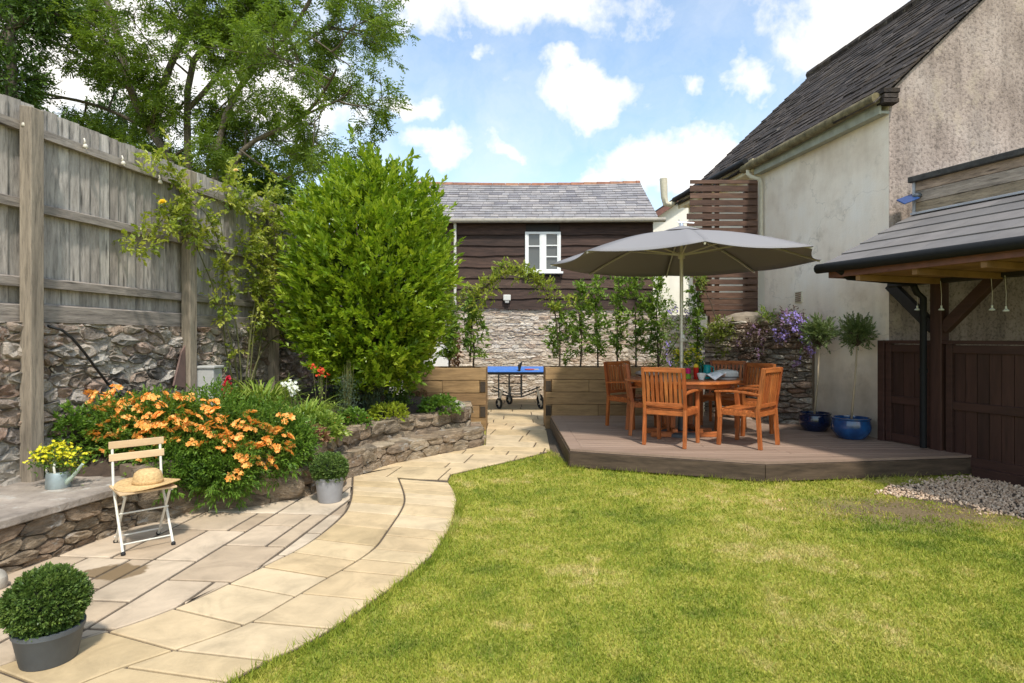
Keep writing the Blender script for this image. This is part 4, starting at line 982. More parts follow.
mb.add(a + b_, [(4, 3, 2, 1, 0), (5, 6, 7, 8, 9)] + [(i, (i + 1) % 5, 5 + (i + 1) % 5, 5 + i) for i in range(5)]); mb.build('gable_wall', M['rough'], t)
mb = MB(); a = [hp(LF - .3, n, z) for n, z in gp]; mb.add(a, [(0, 1, 2, 3, 4)]); mb.add([hp(LF - .3, 6.4, 0), hp(.3, 6.4, 0), hp(.3, 6.4, EZ), hp(LF - .3, 6.4, EZ)], [(0, 1, 2, 3)]); mb.build('rear_wall', M['cream'], t)
mb = MB(); rng = random.Random(40); sdir = Vector((1, PT)).normalized(); SL = math.hypot(RR + .22, PT * (RR + .22)); rows = 24
def rp_(d, s, o):  # along house, up slope, out of slope
    n = -.22 + sdir.x * s - sdir.y * o; z = EZ + .06 - PT * .22 + sdir.y * s + sdir.x * o; return hp(d, n, z)
for r_ in range(rows):
    s0 = SL * r_ / rows; s1 = s0 + SL / rows * 1.3; d = -.05 - rng.random() * .2
    while d < LF + .1:
        w_ = rng.uniform(.2, .32); de_ = min(d + w_, LF + .12); da = max(d, -.06); e = rng.uniform(-.035, .03); li = rng.uniform(-.008, .012)
        if de_ > da: mb.hexa([rp_(da + .003, s0 + e, .0), rp_(de_ - .003, s0 + e, .0), rp_(de_ - .003, s1, -.012), rp_(da + .003, s1, -.012), rp_(da + .003, s0 + e, .016 + li), rp_(de_ - .003, s0 + e, .016 + li), rp_(de_ - .003, s1, .004), rp_(da + .003, s1, .004)], rng.random())
        d += w_
roof = mb.build('roof', M['oldslate'], t)
mb = MB(); rg = lambda d, n: hp(d, n, EZ + .03 + PT * n if n <= RR else EZ + .03 + PT * (2 * RR - n))
mb.add([rg(-.05, -.2), rg(LF + .1, -.2), rg(LF + .1, RR), rg(-.05, RR)], [(0, 1, 2, 3)]); mb.add([rg(-.05, RR) + Vector((0, 0, .06)), rg(LF + .1, RR) + Vector((0, 0, .06)), rg(LF + .1, 6.5) + Vector((0, 0, .06)), rg(-.05, 6.5) + Vector((0, 0, .06))], [(0, 1, 2, 3)])
mb.build('roof_deck', M['blackw'], roof)
mb = MB(); d = -.05
while d < LF + .1: mb.tube([hp(d, RR, EZ + PT * RR + .07), hp(d + .42, RR, EZ + PT * RR + .075)], [.11, .10], 8, True, rng.random()); d += .43
mb.build('ridge_tiles', M['oldslate'], roof, smooth='auto')
mb = MB(); p = hp(LF * .62, RR + .5, EZ + PT * RR)       # chimney stack behind the ridge
# near gutter, soffit, fascia
mb = MB(); mb.tube([hp(-.03, -.20, EZ - .10), hp(LN + .35, -.20, EZ - .12)], .07, 10, True, .2); mb.build('mossy_gutter', M['mossgutter'], t, smooth='auto')
mb = MB(); mb.hexa([hp(.0, -.14, EZ - .28), hp(LN + .1, -.14, EZ - .28), hp(LN + .1, -.11, EZ - .28), hp(.0, -.11, EZ - .28), hp(.0, -.14, EZ - .02), hp(LN + .1, -.14, EZ - .02), hp(LN + .1, -.11, EZ - .02), hp(.0, -.11, EZ - .02)]); mb.build('fascia', M['greenboard'], t)
mb = MB(); mb.hexa([hp(.0, -.11, EZ - .27), hp(LN + .1, -.11, EZ - .27), hp(LN + .1, -.002, EZ - .27), hp(.0, -.002, EZ - .27), hp(.0, -.11, EZ - .24), hp(LN + .1, -.11, EZ - .24), hp(LN + .1, -.002, EZ - .24), hp(.0, -.002, EZ - .24)]); mb.build('soffit', M['greenboard'], t)
mb = MB(); q = hp(-.05, -.06, EZ - .06); mb.box(q + Vector((0, 0, .03)), (.20, .16, .05), None, .1); mb.box(q + Vector((0, 0, -.03)), (.17, .14, .05), None, .9); mb.box(q + Vector((.0, 0, -.09)), (.19, .14, .05), None, .5); mb.build('kneeler_slates', M['oldslate'], t)
mb = MB(); mb.tube([hp(LN + .2, -.24, EZ - .02), hp(LF + .1, -.24, EZ - .02)], .055, 10); mb.build('far_gutter', M['black'], t, smooth='auto')
mb = MB(); mb.hexa([hp(LN + .1, -.17, EZ - .22), hp(LF + .05, -.17, EZ - .22), hp(LF + .05, -.14, EZ - .22), hp(LN + .1, -.14, EZ - .22), hp(LN + .1, -.17, EZ), hp(LF + .05, -.17, EZ), hp(LF + .05, -.14, EZ), hp(LN + .1, -.14, EZ)]); mb.add([hp(LN + .1, -.15, EZ - .21), hp(LF, -.15, EZ - .21), hp(LF, .05, EZ - .21), hp(LN + .1, .05, EZ - .21)], [(0, 1, 2, 3)]); mb.build('far_fascia', M['fasciacream'], t)
mb = MB(); mb.tube([hp(LN + .18, -.20, EZ - .13), hp(LN + .18, -.20, EZ - .24), hp(LN + .14, -.17, EZ - .30), hp(LN + .06, -.06, EZ - .36), hp(LN + .04, -.05, EZ - .44), hp(LN + .04, -.05, 3.0)], .038, 8); mb.build('swan_neck_pipe', M['creampipe'], t, smooth='auto')
e = hp(LF + .12, -.24, EZ); mb = MB(); mb.tube([e + Vector((.05, 0, -.04)), e + Vector((-.06, .02, -.12)), e + Vector((-.17, .02, -.09)), e + Vector((-.20, .02, .05)), e + Vector((-.22, .02, .46))], [.06, .065, .07, .075, .085], 10); mb.build('soil_pipe', M['creampipe'], t, smooth='auto')
p = None
def wallpx(u, v, o):
    """sight line through a pixel against the side wall"""
    a = (u - U0) / F; b_ = H0 - hn * o; k = hd.x / hd.y; Y = (b_.x - k * b_.y) / (a - k); return Vector((a * Y, Y, H - (v - V0) * Y / F))
c = wallpx(799, 297, .0); vb = MB(); rotm = Matrix((hd, hn, Vector((0, 0, 1)))).transposed()
vb.box(c, (.17, .03, .17), rotm); vent = vb.build('air_brick', M['creampipe'], t, bevel=.003)
vb = MB()
for k in range(5): vb.box(c - hn * .016 + Vector((0, 0, -.06 + k * .03)), (.13, .006, .014), rotm)
vb.build('vent_slot', M['redfascia'], vent)

# ---------------------------------------------------------------- slatted screen
YS = 10.1; t = thing('slatted_screen', 'tall reddish brown horizontal slat screen beside the pale house wall', 'screen', ((722 - U0) * YS / F, YS, 0))
rng = random.Random(6); k = YS / F; zt = H - (180 - V0) * k; zb = H - (322 - V0) * k
xr = (757 - U0) * k; prof = lambda z: ((690 if z > 3.6 else 687 if z > 2.65 else 687 + (2.65 - z) / (2.65 - 1.75) * 22) - U0) * k
z = zb; i = 0
while z < zt - .03:
    h = rng.choice([.085, .095, .10]); g = rng.choice([.018, .026, .030]) if z > zb + .35 else .004
    h = min(h, zt - z); mb = MB(); xa = prof(z); yy = YS if i % 2 == 0 else YS + .012
    mb.box(((xa + xr) / 2, yy, z + h / 2), (xr - xa, .022, h), None, rng.random()); mb.build('slat', M['screen'], t, bevel=.003); z += h + g; i += 1
for xx_, w_ in ((706, .15), (716, .07), (752, .16)):
    mb = MB(); x = (xx_ + 2 - U0) * k; mb.box((x, YS + .055, (zt + 1.9) / 2), (w_, .045, zt - 1.9 - .02)); mb.build('batten', M['screen'], t, bevel=.003)
mb = MB(); x = (712 - U0) * k; mb.box((x, YS - .02, 1.0), (.13, .13, 1.75)); mb.build('post', M['screen'], t, bevel=.005)
mb = MB(); x = (750 - U0) * k; mb.box((x, YS + .14, 2.0), (.10, .10, 4.0)); mb.build('post', M['screen'], t, bevel=.005)

# rubble garden wall between screen and house
t = thing('rough_stone_wall', 'crumbling rough stone wall stub with trailing plants behind the dining table', 'wall', (3.9, 9.5, 0)); rng = random.Random(77)
W4 = [(3.20, 9.95), (3.75, 9.55), (4.12, 9.15), (4.42, 8.82)]
f4, L4 = polymap(W4); mb = MB(); cs = cells(0, L4, .2, 1.78, .24, .085, .8, rng)
topz = lambda s: 1.60 + .16 * math.sin(s / L4 * PI) - .02 * math.sin(s * 9)
cs = [c_ for c_ in cs if sum(p[1] for p in c_) / len(c_) < topz(sum(p[0] for p in c_) / len(c_))]
stones(mb, f4, cs, .085, .008, rng, .024); mb.build('stones', M['rubble'], t, smooth='auto')
mb = MB()
for k in range(16):
    a = L4 * k / 16; b_ = L4 * (k + 1) / 16
    mb.hexa([f4(a, .1, -.34), f4(b_, .1, -.34), f4(b_, .1, .005), f4(a, .1, .005), f4(a, topz(a), -.34), f4(b_, topz(b_), -.34), f4(b_, topz(b_) - .05, .005), f4(a, topz(a) - .05, .005)])
mb.build('core', M['darkmortar'], t)
mb = MB(); mb.tube([f4(s, topz(s) + .0, -.16) for s in np.linspace(.05, L4 - .05, 12)], [.14, .16, .17, .17, .17, .17, .17, .17, .17, .17, .16, .13], 9); mb.build('mortar_capping', M['wallcap'], t, smooth='auto')

# ---------------------------------------------------------------- pavilion
t = thing('timber_pavilion', 'open timber shelter with a low grey slate roof against the house', 'shelter', pav(1.5, 1.33))
PK, ZE, ZU, QW = 5.5, 2.335, 2.965, 1.36  # roof run extended out of view to shade the wall underneath
rows = 5; rng = random.Random(9); mb = MB()
def pr(k, q, o=0): z = ZE + (ZU - ZE) * q / QW; n_ = Vector((-EQ.x * (ZU - ZE), -EQ.y * (ZU - ZE), QW)).normalized(); return pav(k, q, z) + n_ * o
for r_ in range(rows):
    q0 = -.06 + (QW + .06) * r_ / rows; q1 = q0 + (QW + .06) / rows * 1.2; k = -.04 - rng.random() * .3
    while k < PK:
        w_ = .6; ka = max(-.04, k); kb = k + w_
        mb.hexa([pr(ka + .001, q0, .0), pr(kb - .001, q0, .0), pr(kb - .001, q1, -.004), pr(ka + .001, q1, -.004), pr(ka + .001, q0, .022), pr(kb - .001, q0, .022), pr(kb - .001, q1, .006), pr(ka + .001, q1, .006)], rng.random()); k += w_
roof = mb.build('roof', M['roofsheet'], t)
def pbar(name, k0, k1, q0, q1, z0, z1, m, parent=t, bevel=.003, rn=.5):
    mb = MB(); mb.hexa([pav(k0, q0, z0), pav(k1, q0, z0), pav(k1, q1, z0), pav(k0, q1, z0), pav(k0, q0, z1), pav(k1, q0, z1), pav(k1, q1, z1), pav(k0, q1, z1)], rn); return mb.build(name, m, parent, bevel=bevel)
pbar('fascia', 0, PK, .0, .025, ZE - .165, ZE - .01, M['redfascia'])
pbar('verge_board', -.02, .01, .0, QW, ZE - .165, ZE - .03, M['redfascia'])
mb = MB()
for i_ in range(9): q0 = .03 + i_ * .145; mb.hexa([pav(.02, q0, ZE - .155), pav(PK, q0, ZE - .155), pav(PK, q0 + .138, ZE - .155), pav(.02, q0 + .138, ZE - .155), pav(.02, q0, ZE - .135), pav(PK, q0, ZE - .135), pav(PK, q0 + .138, ZE - .135), pav(.02, q0 + .138, ZE - .135)], rng.random())
mb.build('soffit_boards', M['soffit'], t)
k = .3
while k < PK: pbar('rafter_tie', k, k + .05, .03, 1.3, ZE - .22, ZE - .157, M['soffit'], t, .002, rng.random()); k += .62
mb = MB(); mb.tube([pav(-.12, -.055, ZE - .055), pav(PK, -.055, ZE - .055)], .055, 10); mb.build('gutter', M['black'], t, smooth='auto')
for i_, (z0, z1) in enumerate(((2.985, 3.115), (3.12, 3.25), (3.255, 3.37))): pbar('upstand_board', 0.0, PK, QW, QW + .03 + i_ * .004, z0, z1, M['upstand'], t, .004, (.9, .5, .1)[i_])
pbar('capping', -.06, PK, QW - .06, QW + .12, 3.36, 3.43, M['cap'], t, .01); pbar('corner_trim', -.03, .0, QW - .02, QW + .04, 2.96, 3.36, M['lead'])
pbar('flashing', -.02, PK, QW - .07, QW + .0, 2.965, 2.99, M['lead'])
pbar('upper_roof', .05, PK, QW + .10, QW + 2.6, 3.30, 3.37, M['cap'])
BMQ = 1.33; kb0 = -.42
pbar('beam', -.30, PK, BMQ - .06, BMQ + .06, 2.13, 2.30, M['blackw'], t, .006)
pbar('shade_wall', .05, PK, QW + 2.5, QW + 2.55, 0, 3.3, M['stain'])  # unseen wall added to darken the space under the shelter
for k in (.30, 3.3):
    pbar('post', k - .065, k + .065, BMQ - .065, BMQ + .065, .0, 2.13, M['maroon'], t, .006)
    for sg in (-1, 1):
        mb = MB(); mb.bar(pav(k + sg * .05, BMQ, 1.60), pav(k + sg * .60, BMQ, 2.16), .09, .12); mb.build('brace', M['blackw'] if sg < 0 else M['maroonh'], t, bevel=.006)
mb = MB(); dpx = Vector((4.73, 6.90, 0)); mb.tube([pav(.15, -.05, 2.25), pav(.15, .1, 2.17), pav(.22, 1.0, 2.13), dpx + Vector((-.10, .03, 2.12)), dpx + Vector((-.06, .02, 2.02)), dpx + Vector((0, 0, 1.96)), dpx + Vector((0, 0, .24))], .036, 10); mb.build('downpipe', M['black'], t, smooth='auto')
for zz in (1.1, 1.75): mb = MB(); mb.lathe([(.044, 0), (.044, .05)], dpx + Vector((0, 0, zz)), 10); mb.build('pipe_collar', M['black'], t)
# solar light on the upstand
a = pav(-.03, QW - .05, 3.19); t2 = thing('solar_light', 'small blue solar panel light clipped to the left end of the shelter upstand', 'light', a)
mb = MB(); mb.hexa([a + Vector(v) for v in ((-.15, -.12, -.12), (.03, -.12, -.05), (.05, .06, .035), (-.13, .06, -.035), (-.15, -.13, -.11), (.03, -.13, -.04), (.05, .05, .05), (-.13, .05, -.02))]); mb.build('panel', M['panel'], t2, bevel=.003)
mb = MB(); mb.ball(a + Vector((.05, -.05, .0)), (.05, .05, .035)); mb.tube([a + Vector((.05, -.05, 0)), a + Vector((.10, 0, -.02))], .015, 6); mb.build('lamp_head', M['slatepot'], t2, smooth=True)
# brown fence and gate under the shelter
t = thing('close_board_fence', 'dark red brown boarded fence with framed panels under the shelter', 'fence', pav(1.5, BMQ))
def fencebay(k0, k1, z0, nb):
    pn = MB(); s = k0 + .07; w_ = (k1 - k0 - .14) / nb
    for i_ in range(nb): pn.hexa([pav(s + .003, BMQ - .005, z0), pav(s + w_ - .003, BMQ - .005, z0), pav(s + w_ - .003, BMQ + .012, z0), pav(s + .003, BMQ + .012, z0), pav(s + .003, BMQ - .005, 1.40), pav(s + w_ - .003, BMQ - .005, 1.40), pav(s + w_ - .003, BMQ + .012, 1.40), pav(s + .003, BMQ + .012, 1.40)], rng.random()); s += w_
    pn.build('boards', M['maroon'], t)
    for z0_, z1_ in ((1.33, 1.42), (.70, .79), (z0, z0 + .10)): pbar('rail', k0 + .07, k1 - .07, BMQ - .035, BMQ - .004, z0_, z1_, M['maroonh'], t, .003, rng.random())
    for k_ in (k0, k1 - .07): pbar('stile', k_, k_ + .07, BMQ - .045, BMQ + .02, z0 - .0, 1.43, M['maroonh'], t, .003, rng.random())
fencebay(-.33, .22, ZD + .01, 3); fencebay(.40, 2.2, .10, 14); fencebay(2.2, 3.6, .10, 10)
pbar('capping_rail', -.36, 3.6, BMQ - .055, BMQ + .03, 1.432, 1.472, M['maroonh'], t, .004)
pbar('post', -.42, -.335, BMQ - .07, BMQ + .04, ZD, 1.47, M['maroonh'], t, .004)
pbar('plinth', .70, 3.6, BMQ - .09, BMQ - .046, .0, .11, M['maroonh'], t, .004)
# hanging bulbs
t = thing('string_lights', 'string of small clear bulbs hanging under the shelter beam', 'string lights', pav(1, 1.2, 2.1))
wire = MB(); blb = []
for (u, v, top) in ((917, 309, 283), (941, 309, 287), (992, 309, 285), (1006, 310, 287), (1040, 312, 285), (1062, 312, 285)):
    kk = [k for k in np.linspace(-.2, 3, 200)]; best = min(kk, key=lambda k: abs((pav(k, 1.15).x / pav(k, 1.15).y) * F + U0 - u)); p = pav(best, 1.15); z = H - (v - V0) * p.y / F
    b0_ = Vector((p.x, p.y, z)); b1_ = Vector((p.x - .01, p.y, ZE - .2)); wire.tube([b0_ + Vector((0, 0, .03)), b0_.lerp(b1_, .5) + Vector((.008, 0, 0)), b1_], .0022, 5); blb.append(b0_)
wire.build('wire', M['offwhite'], t)
for b0_ in blb:
    mb = MB(); mb.lathe([(.004, .04), (.010, .038), (.010, .015), (.006, .01)], b0_, 10); mb.lathe([(.010, .012), (.028, -.004), (.030, -.012), (.012, -.016), (.001, -.017)], b0_, 12); mb.build('bulb', M['china'], t, smooth=True)

# ---------------------------------------------------------------- teak dining chairs
def chair_parts(t):
    """local coordinates: front is +y, floor z = 0"""
    W2, D2 = .245, .235; rng = random.Random(1)
    def pc(name, mb, m='teak', bv=.004): return mb.build(name, M[m], t, bevel=bv, world=False)
    for sx in (-1, 1):
        mb = MB(); mb.bar((sx * W2, -D2 - .02, 0), (sx * W2, -D2 + .01, .44), .038, .045, (0, 1, 0), rng.random()); mb.bar((sx * W2, -D2 + .01, .44), (sx * W2, -D2 - .06, .93), .036, .043, (0, 1, 0), rng.random()); pc('back_leg', mb)
        mb = MB(); mb.bar((sx * W2, D2 + .012, 0), (sx * W2, D2 - .004, .33), .040, .045, (0, 1, 0), rng.random()); mb.bar((sx * W2, D2 - .004, .33), (sx * W2, D2 + .02, .63), .040, .052, (0, 1, 0), rng.random()); pc('front_leg', mb)
        mb = MB(); pts = [(sx * W2, -D2 - .02, .625), (sx * (W2 + .004), -.08, .645), (sx * (W2 + .01), .10, .652), (sx * (W2 + .012), D2 + .05, .640)]
        for a, b, w_ in zip(pts, pts[1:], (.040, .052, .058)): mb.bar(a, b, w_, .024, (0, 0, 1), .5)
        pc('armrest', mb, 'teakh')
        mb = MB(); mb.bar((sx * W2, -D2 + .02, .395), (sx * W2, D2 - .02, .395), .024, .058, (0, 0, 1), rng.random()); pc('side_rail', mb, 'teakh')
    mb = MB(); mb.box((0, D2, .395), (2 * W2 - .04, .024, .06)); n = 8
    for k in range(n):          # shallow curved corner brackets under the front rail
        for sx in (-1, 1): mb.box((sx * (W2 - .03 - k * .012), D2, .36 + k * .0035 - .0), (.012, .022, .05 - k * .006), None, .5)
    pc('front_rail', mb, 'teakh', .002); mb = MB(); mb.box((0, -D2 + .01, .395), (2 * W2 - .04, .024, .055)); pc('rear_rail', mb, 'teakh', .002)
    mb = MB()
    for k in range(8): mb.box((0, -D2 + .045 + k * .058, .428 + (.006 if k in (0, 7) else 0)), (2 * W2 + .02 - (.05 if k == 0 else 0), .050, .018), None, rng.random())
    pc('seat', mb, 'teakh', .003)
    tl = lambda z: -D2 + .01 - .07 * (z - .44) / .49
    mb = MB()
    for k in range(8):
        x = -W2 + .052 + k * (2 * W2 - .104) / 7; mb.bar((x, tl(.50), .50), (x, tl(.885), .885), .036, .014, (0, 1, 0), rng.random())
    bs = pc('back_slats', mb, 'teak', .002)
    mb = MB(); mb.bar((-W2 + .015, tl(.905), .905), (W2 - .015, tl(.905), .905), .034, .058, (0, 0, 1), .7); pc('top_rail', mb, 'teakh'); mb = MB(); mb.bar((-W2 + .015, tl(.495), .495), (W2 - .015, tl(.495), .495), .028, .045, (0, 0, 1), .3); pc('lower_back_rail', mb, 'teakh')
def face(f): return math.atan2(f[1], f[0]) - PI / 2
c0 = thing('dining_chair', 'x', 'chair', (0, 0, ZD), 0, 'teak armchairs round the dining table'); chair_parts(c0)
CH = [((1.93, 7.27), (.56, .83), 'teak armchair nearest the left of the deck front, its slatted back turned to the camera'),
      ((2.83, 7.20), (-.70, .71), 'teak armchair at the front right of the table, arms seen side on'),
      ((1.83, 8.10), (.99, -.10), 'teak armchair seen edge on at the left side of the table'),
      ((1.74, 8.72), (.60, -.80), 'teak armchair at the back left of the table beside the sleeper planter'),
      ((3.12, 8.88), (-.55, -.83), 'teak armchair at the back right of the table, farthest from the camera'),
      ((3.14, 8.14), (-.92, -.38), 'teak armchair on the right behind the front right chair, near the rough stone wall')]
for i, (p, f_, lab) in enumerate(CH):
    o = c0 if i == 0 else copy_tree(c0)
    o.location = (p[0], p[1], ZD + .001); o.rotation_euler = (0, 0, face(f_)); o['label'] = lab
# ---------------------------------------------------------------- table
TC = Vector((2.24, 7.93, ZD)); TR = .74; TZ = ZD + .745
t = thing('dining_table', 'round teak garden table on crossed feet with a central post base', 'table', TC); rng = random.Random(3)
mb = MB(); n = 13
for k in range(n):      # boards cut to the circle
    y0 = -TR + .045 + (2 * TR - .09) * k / n; y1 = y0 + (2 * TR - .09) / n - .005; pts = []
    Ri = TR - .05
    for y_ in np.linspace(y0, y1, 4): pts.append((-math.sqrt(max(.0001, Ri * Ri - y_ * y_)) if abs(y_) < Ri else -.01, y_))
    for y_ in np.linspace(y1, y0, 4): pts.append((math.sqrt(max(.0001, Ri * Ri - y_ * y_)) if abs(y_) < Ri else .01, y_))
    mb.prism([(TC.x + a, TC.y + b) for a, b in pts], TZ - .024, TZ, rng.random())
for k in range(32):
    a, b = 2 * PI * k / 32, 2 * PI * (k + 1) / 32; c1 = [(TC.x + r_ * math.cos(q), TC.y + r_ * math.sin(q)) for r_, q in ((TR - .05, a), (TR, a), (TR, b), (TR - .05, b))]
    mb.prism(c1, TZ - .026, TZ + .002, .3 + (k // 8 % 2) * .4)
mb.build('tabletop', M['teakh'], t)
mb = MB()
for k in range(32):
    a, b = 2 * PI * k / 32, 2 * PI * (k + 1) / 32; mb.prism([(TC.x + r_ * math.cos(q), TC.y + r_ * math.sin(q)) for r_, q in ((.60, a), (.63, a), (.63, b), (.60, b))], TZ - .09, TZ - .027, .5)
for a in (0, PI / 2): v_ = Vector((math.cos(a), math.sin(a), 0)) * .60; mb.bar(TC + v_ + Vector((0, 0, .675)), TC - v_ + Vector((0, 0, .675)), .05, .06)
mb.build('apron', M['teakh'], t)
for sx in (-1, 1):
    for sy in (-1, 1):
        mb = MB(); mb.bar(TC + Vector((sx * .16, sy * .16, .05)), TC + Vector((sx * .16, sy * .16, .66)), .06, .06, (0, 1, 0)); mb.build('leg', M['teak'], t, bevel=.004)
mb = MB(); mb.bar(TC + Vector((-.44, -.16, .035)), TC + Vector((.44, -.16, .035)), .07, .065); mb.bar(TC + Vector((-.44, .16, .035)), TC + Vector((.44, .16, .035)), .07, .065); mb.build('foot', M['teakh'], t, bevel=.004)
mb = MB(); mb.bar(TC + Vector((-.16, -.30, .10)), TC + Vector((-.16, .30, .10)), .06, .05); mb.bar(TC + Vector((.16, -.30, .10)), TC + Vector((.16, .30, .10)), .06, .05); mb.build('stretcher', M['teakh'], t, bevel=.004)
# ---------------------------------------------------------------- parasol
PC = Vector((TC.x, TC.y, ZD)); zr, za, PR = 2.50, 2.93, 1.74
t = thing('parasol', 'large grey octagonal garden parasol standing through the dining table', 'parasol', PC)
mb = MB(); mb.tube([PC + Vector((0, 0, .06)), (PC.x, PC.y, za - .01)], .024, 14); mb.build('pole', M['alu'], t, smooth='auto')
mb = MB(); mb.lathe([(.0, .0), (.27, .0), (.27, .04), (.24, .06), (.05, .07), (.04, .30), (.0, .30)], PC + Vector((0, 0, .001)), 28); mb.build('base', M['slatepot'], t, smooth='auto')
cor = [Vector((PC.x + PR * math.cos(R(-8 + 45 * k)), PC.y + PR * math.sin(R(-8 + 45 * k)), zr)) for k in range(8)]; ap = Vector((PC.x, PC.y, za))
nr = 10; V = []; Fq = []
for k in range(8):
    a, b = cor[k], cor[(k + 1) % 8]; base = len(V); m_ = 8
    for i in range(nr + 1):
        s = .04 + .96 * i / nr
        for j in range(m_ + 1):
            q = j / m_; p = ap + (a.lerp(b, q) - ap) * s
            mid = 4 * q * (1 - q)
            p.z += .055 * math.sin(s * PI) - .035 * mid * s            # rib bow, sag between ribs
            ctr = (ap - p); ctr.z = 0
            if ctr.length > 0: p += ctr.normalized() * .06 * mid * s ** 3     # scalloped hem
            V.append(p)
    for i in range(nr):
        for j in range(m_): Fq.append((base + i * (m_ + 1) + j, base + (i + 1) * (m_ + 1) + j, base + (i + 1) * (m_ + 1) + j + 1, base + i * (m_ + 1) + j + 1))
mb = MB(); mb.add(V, Fq); cn = mb.build('canopy', M['canopy'], t, smooth=True)
sm = cn.modifiers.new('thickness', 'SOLIDIFY'); sm.thickness = .003; sm.offset = 1
mb = MB(); vt = []
mb.lathe([(.30, za - .035), (.16, za + .012), (.03, za + .05), (.0, za + .052)], (PC.x, PC.y, 0), 8); mb.build('vent_cap', M['canopy'], t)
mb = MB(); mb.tube([(PC.x, PC.y, za + .04), (PC.x, PC.y, za + .09)], [.03, .022], 10); mb.tube([(PC.x - .05, PC.y, za + .10), (PC.x + .16, PC.y - .02, za + .085)], .009, 6); mb.tube([(PC.x - .03, PC.y, za + .06), (PC.x - .03, PC.y, za + .14)], .007, 6); mb.build('finial', M['steel'], t, smooth='auto')
hub = Vector((PC.x, PC.y, za - .10)); run = Vector((PC.x, PC.y, za - .34))
mb = MB(); mb.lathe([(.0, -.03), (.05, -.03), (.05, .03), (.0, .03)], hub, 12); mb.build('hub', M['alu'], t); mb = MB(); mb.lathe([(.024, -.05), (.045, -.04), (.05, .04), (.024, .04)], run, 12); mb.build('runner', M['alu'], t)
for k in range(8):
    pts = [];
    for s in (.03, .25, .5, .75, .995): p = ap + (cor[k] - ap) * s; p.z += .055 * math.sin(s * PI) - .022; pts.append(p)
    mb = MB()
    for a, b in zip(pts, pts[1:]): mb.bar(a, b, .018, .022)
    rb = mb.build('rib', M['alu'], t)
    mb = MB(); mb.bar(run, pts[2] + Vector((0, 0, -.01)), .014, .016); mb.build('strut', M['alu'], rb)
a = PC + Vector((-.0, -.03, 1.28)); mb = MB(); mb.box(a, (.05, .05, .09)); mb.tube([a + Vector((.0, -.02, 0)), a + Vector((.0, -.06, 0)), a + Vector((.05, -.065, -.03))], .008, 6); mb.build('crank', M['offwhite'], t, bevel=.006)
# ---------------------------------------------------------------- things on the table
def tp(u, v, dy=0): p = G(u, v, TZ); return Vector((p.x, p.y + dy, TZ + .003))
def tumbler(name, lab, cat, p, r, h, m, liquid=None, group=None):
    t = thing(name, lab, cat, p, 0, group); mb = MB(); mb.lathe([(0, 0), (r * .8, 0), (r * .85, .01), (r, h), (r * .9, h), (r * .76, .012), (0, .012)], p, 20); mb.build('glass', m, t, smooth='auto')
    if liquid: mb = MB(); mb.lathe([(0, .013), (r * .74, .013), (r * .86, h * .8), (0, h * .8)], p, 18); mb.build('drink', liquid, t, smooth='auto')
TX, TY = TC.x, TC.y
def at(u, y): return Vector(((u - U0) * y / F, y, TZ + .003))
v0 = at(683.5, 8.02)
t = thing('flower_vase', 'clear glass vase of yellow flowers and green stems on the table', 'vase', v0)
mb = MB(); mb.lathe([(0, 0), (.055, 0), (.06, .02), (.058, .17), (.052, .17), (.053, .02), (0, .015)], v0, 20); mb.build('glass', M['clear'], t, smooth='auto')
mb = MB(); rng = random.Random(5); tips = []
for i in range(26):
    a = rng.random() * 6.28; rr_ = rng.uniform(.03, .22); tp_ = v0 + Vector((math.cos(a) * rr_, math.sin(a) * rr_ * .7, rng.uniform(.24, .40) - rr_ * .25)); tips.append(tp_)
    mb.tube([v0 + Vector((math.cos(a) * .02, math.sin(a) * .02, .02)), v0 + Vector((math.cos(a) * .035, math.sin(a) * .03, .18)), tp_], .003, 5)
mb.build('stems', M['greenstem'], t)
Pn = np.array([list(q) for q in tips for _ in range(14)]) + rs.normal(size=(26 * 14, 3)) * [.04, .04, .05] - [0, 0, .05]; foliage('leaves', Pn, rs.normal(size=Pn.shape) + [0, 0, .5], .05, .022, M['bedleaf'], t)
mb = MB()
for q in tips:
    for _ in range(11): blossom(mb, q + Vector((rng.gauss(0, .028), rng.gauss(0, .028), rng.gauss(.02, .022))), .014, (rng.gauss(0, .5), rng.gauss(-.3, .5), 1), 5)
mb.build('flowers', M['yellowp'], t)
mb = MB()
tumbler('tumbler', 'magenta topped glass goblet with a green stem on the table', 'glass', at(688, 7.78), .033, .14, M['magglass'])
tumbler('tumbler', 'glass of orange and red drink on the table beside the white bowl', 'glass', at(696, 7.80), .034, .15, M['redglass'], M['amberglass'])
b = at(688, 7.78); mb = MB(); mb.lathe([(0, .003), (.036, .003), (.036, .07), (0, .072)], b, 16); tag(mb.build('green_sleeve', M['greenglass'], smooth='auto'), 'green glass holder round the foot of the magenta goblet', 'holder')
mb = MB(); mb.ball(at(696, 7.80) + Vector((0, 0, .165)), .034, 12, 8); tag(mb.build('orange_fruit', M['yrose'], smooth=True), 'yellow fruit resting on the rim of the orange drink glass', 'fruit')
b = at(701, 8.05); t = thing('bottle', 'dark green glass bottle with a tall neck behind the glasses', 'bottle', b); mb = MB(); mb.lathe([(0, 0), (.048, 0), (.05, .02), (.05, .17), (.03, .21), (.028, .24), (0, .24)], b, 18); mb.build('glass', M['bottleglass'], t, smooth='auto')
b = at(707, 7.90); t = thing('jug', 'teal glass jug with a handle behind the white bowl', 'jug', b); mb = MB(); mb.lathe([(0, 0), (.055, 0), (.06, .05), (.045, .14), (.05, .18), (.043, .18), (.038, .14), (.05, .05), (0, .015)], b, 18); mb.build('body', M['tealglass'], t, smooth='auto')
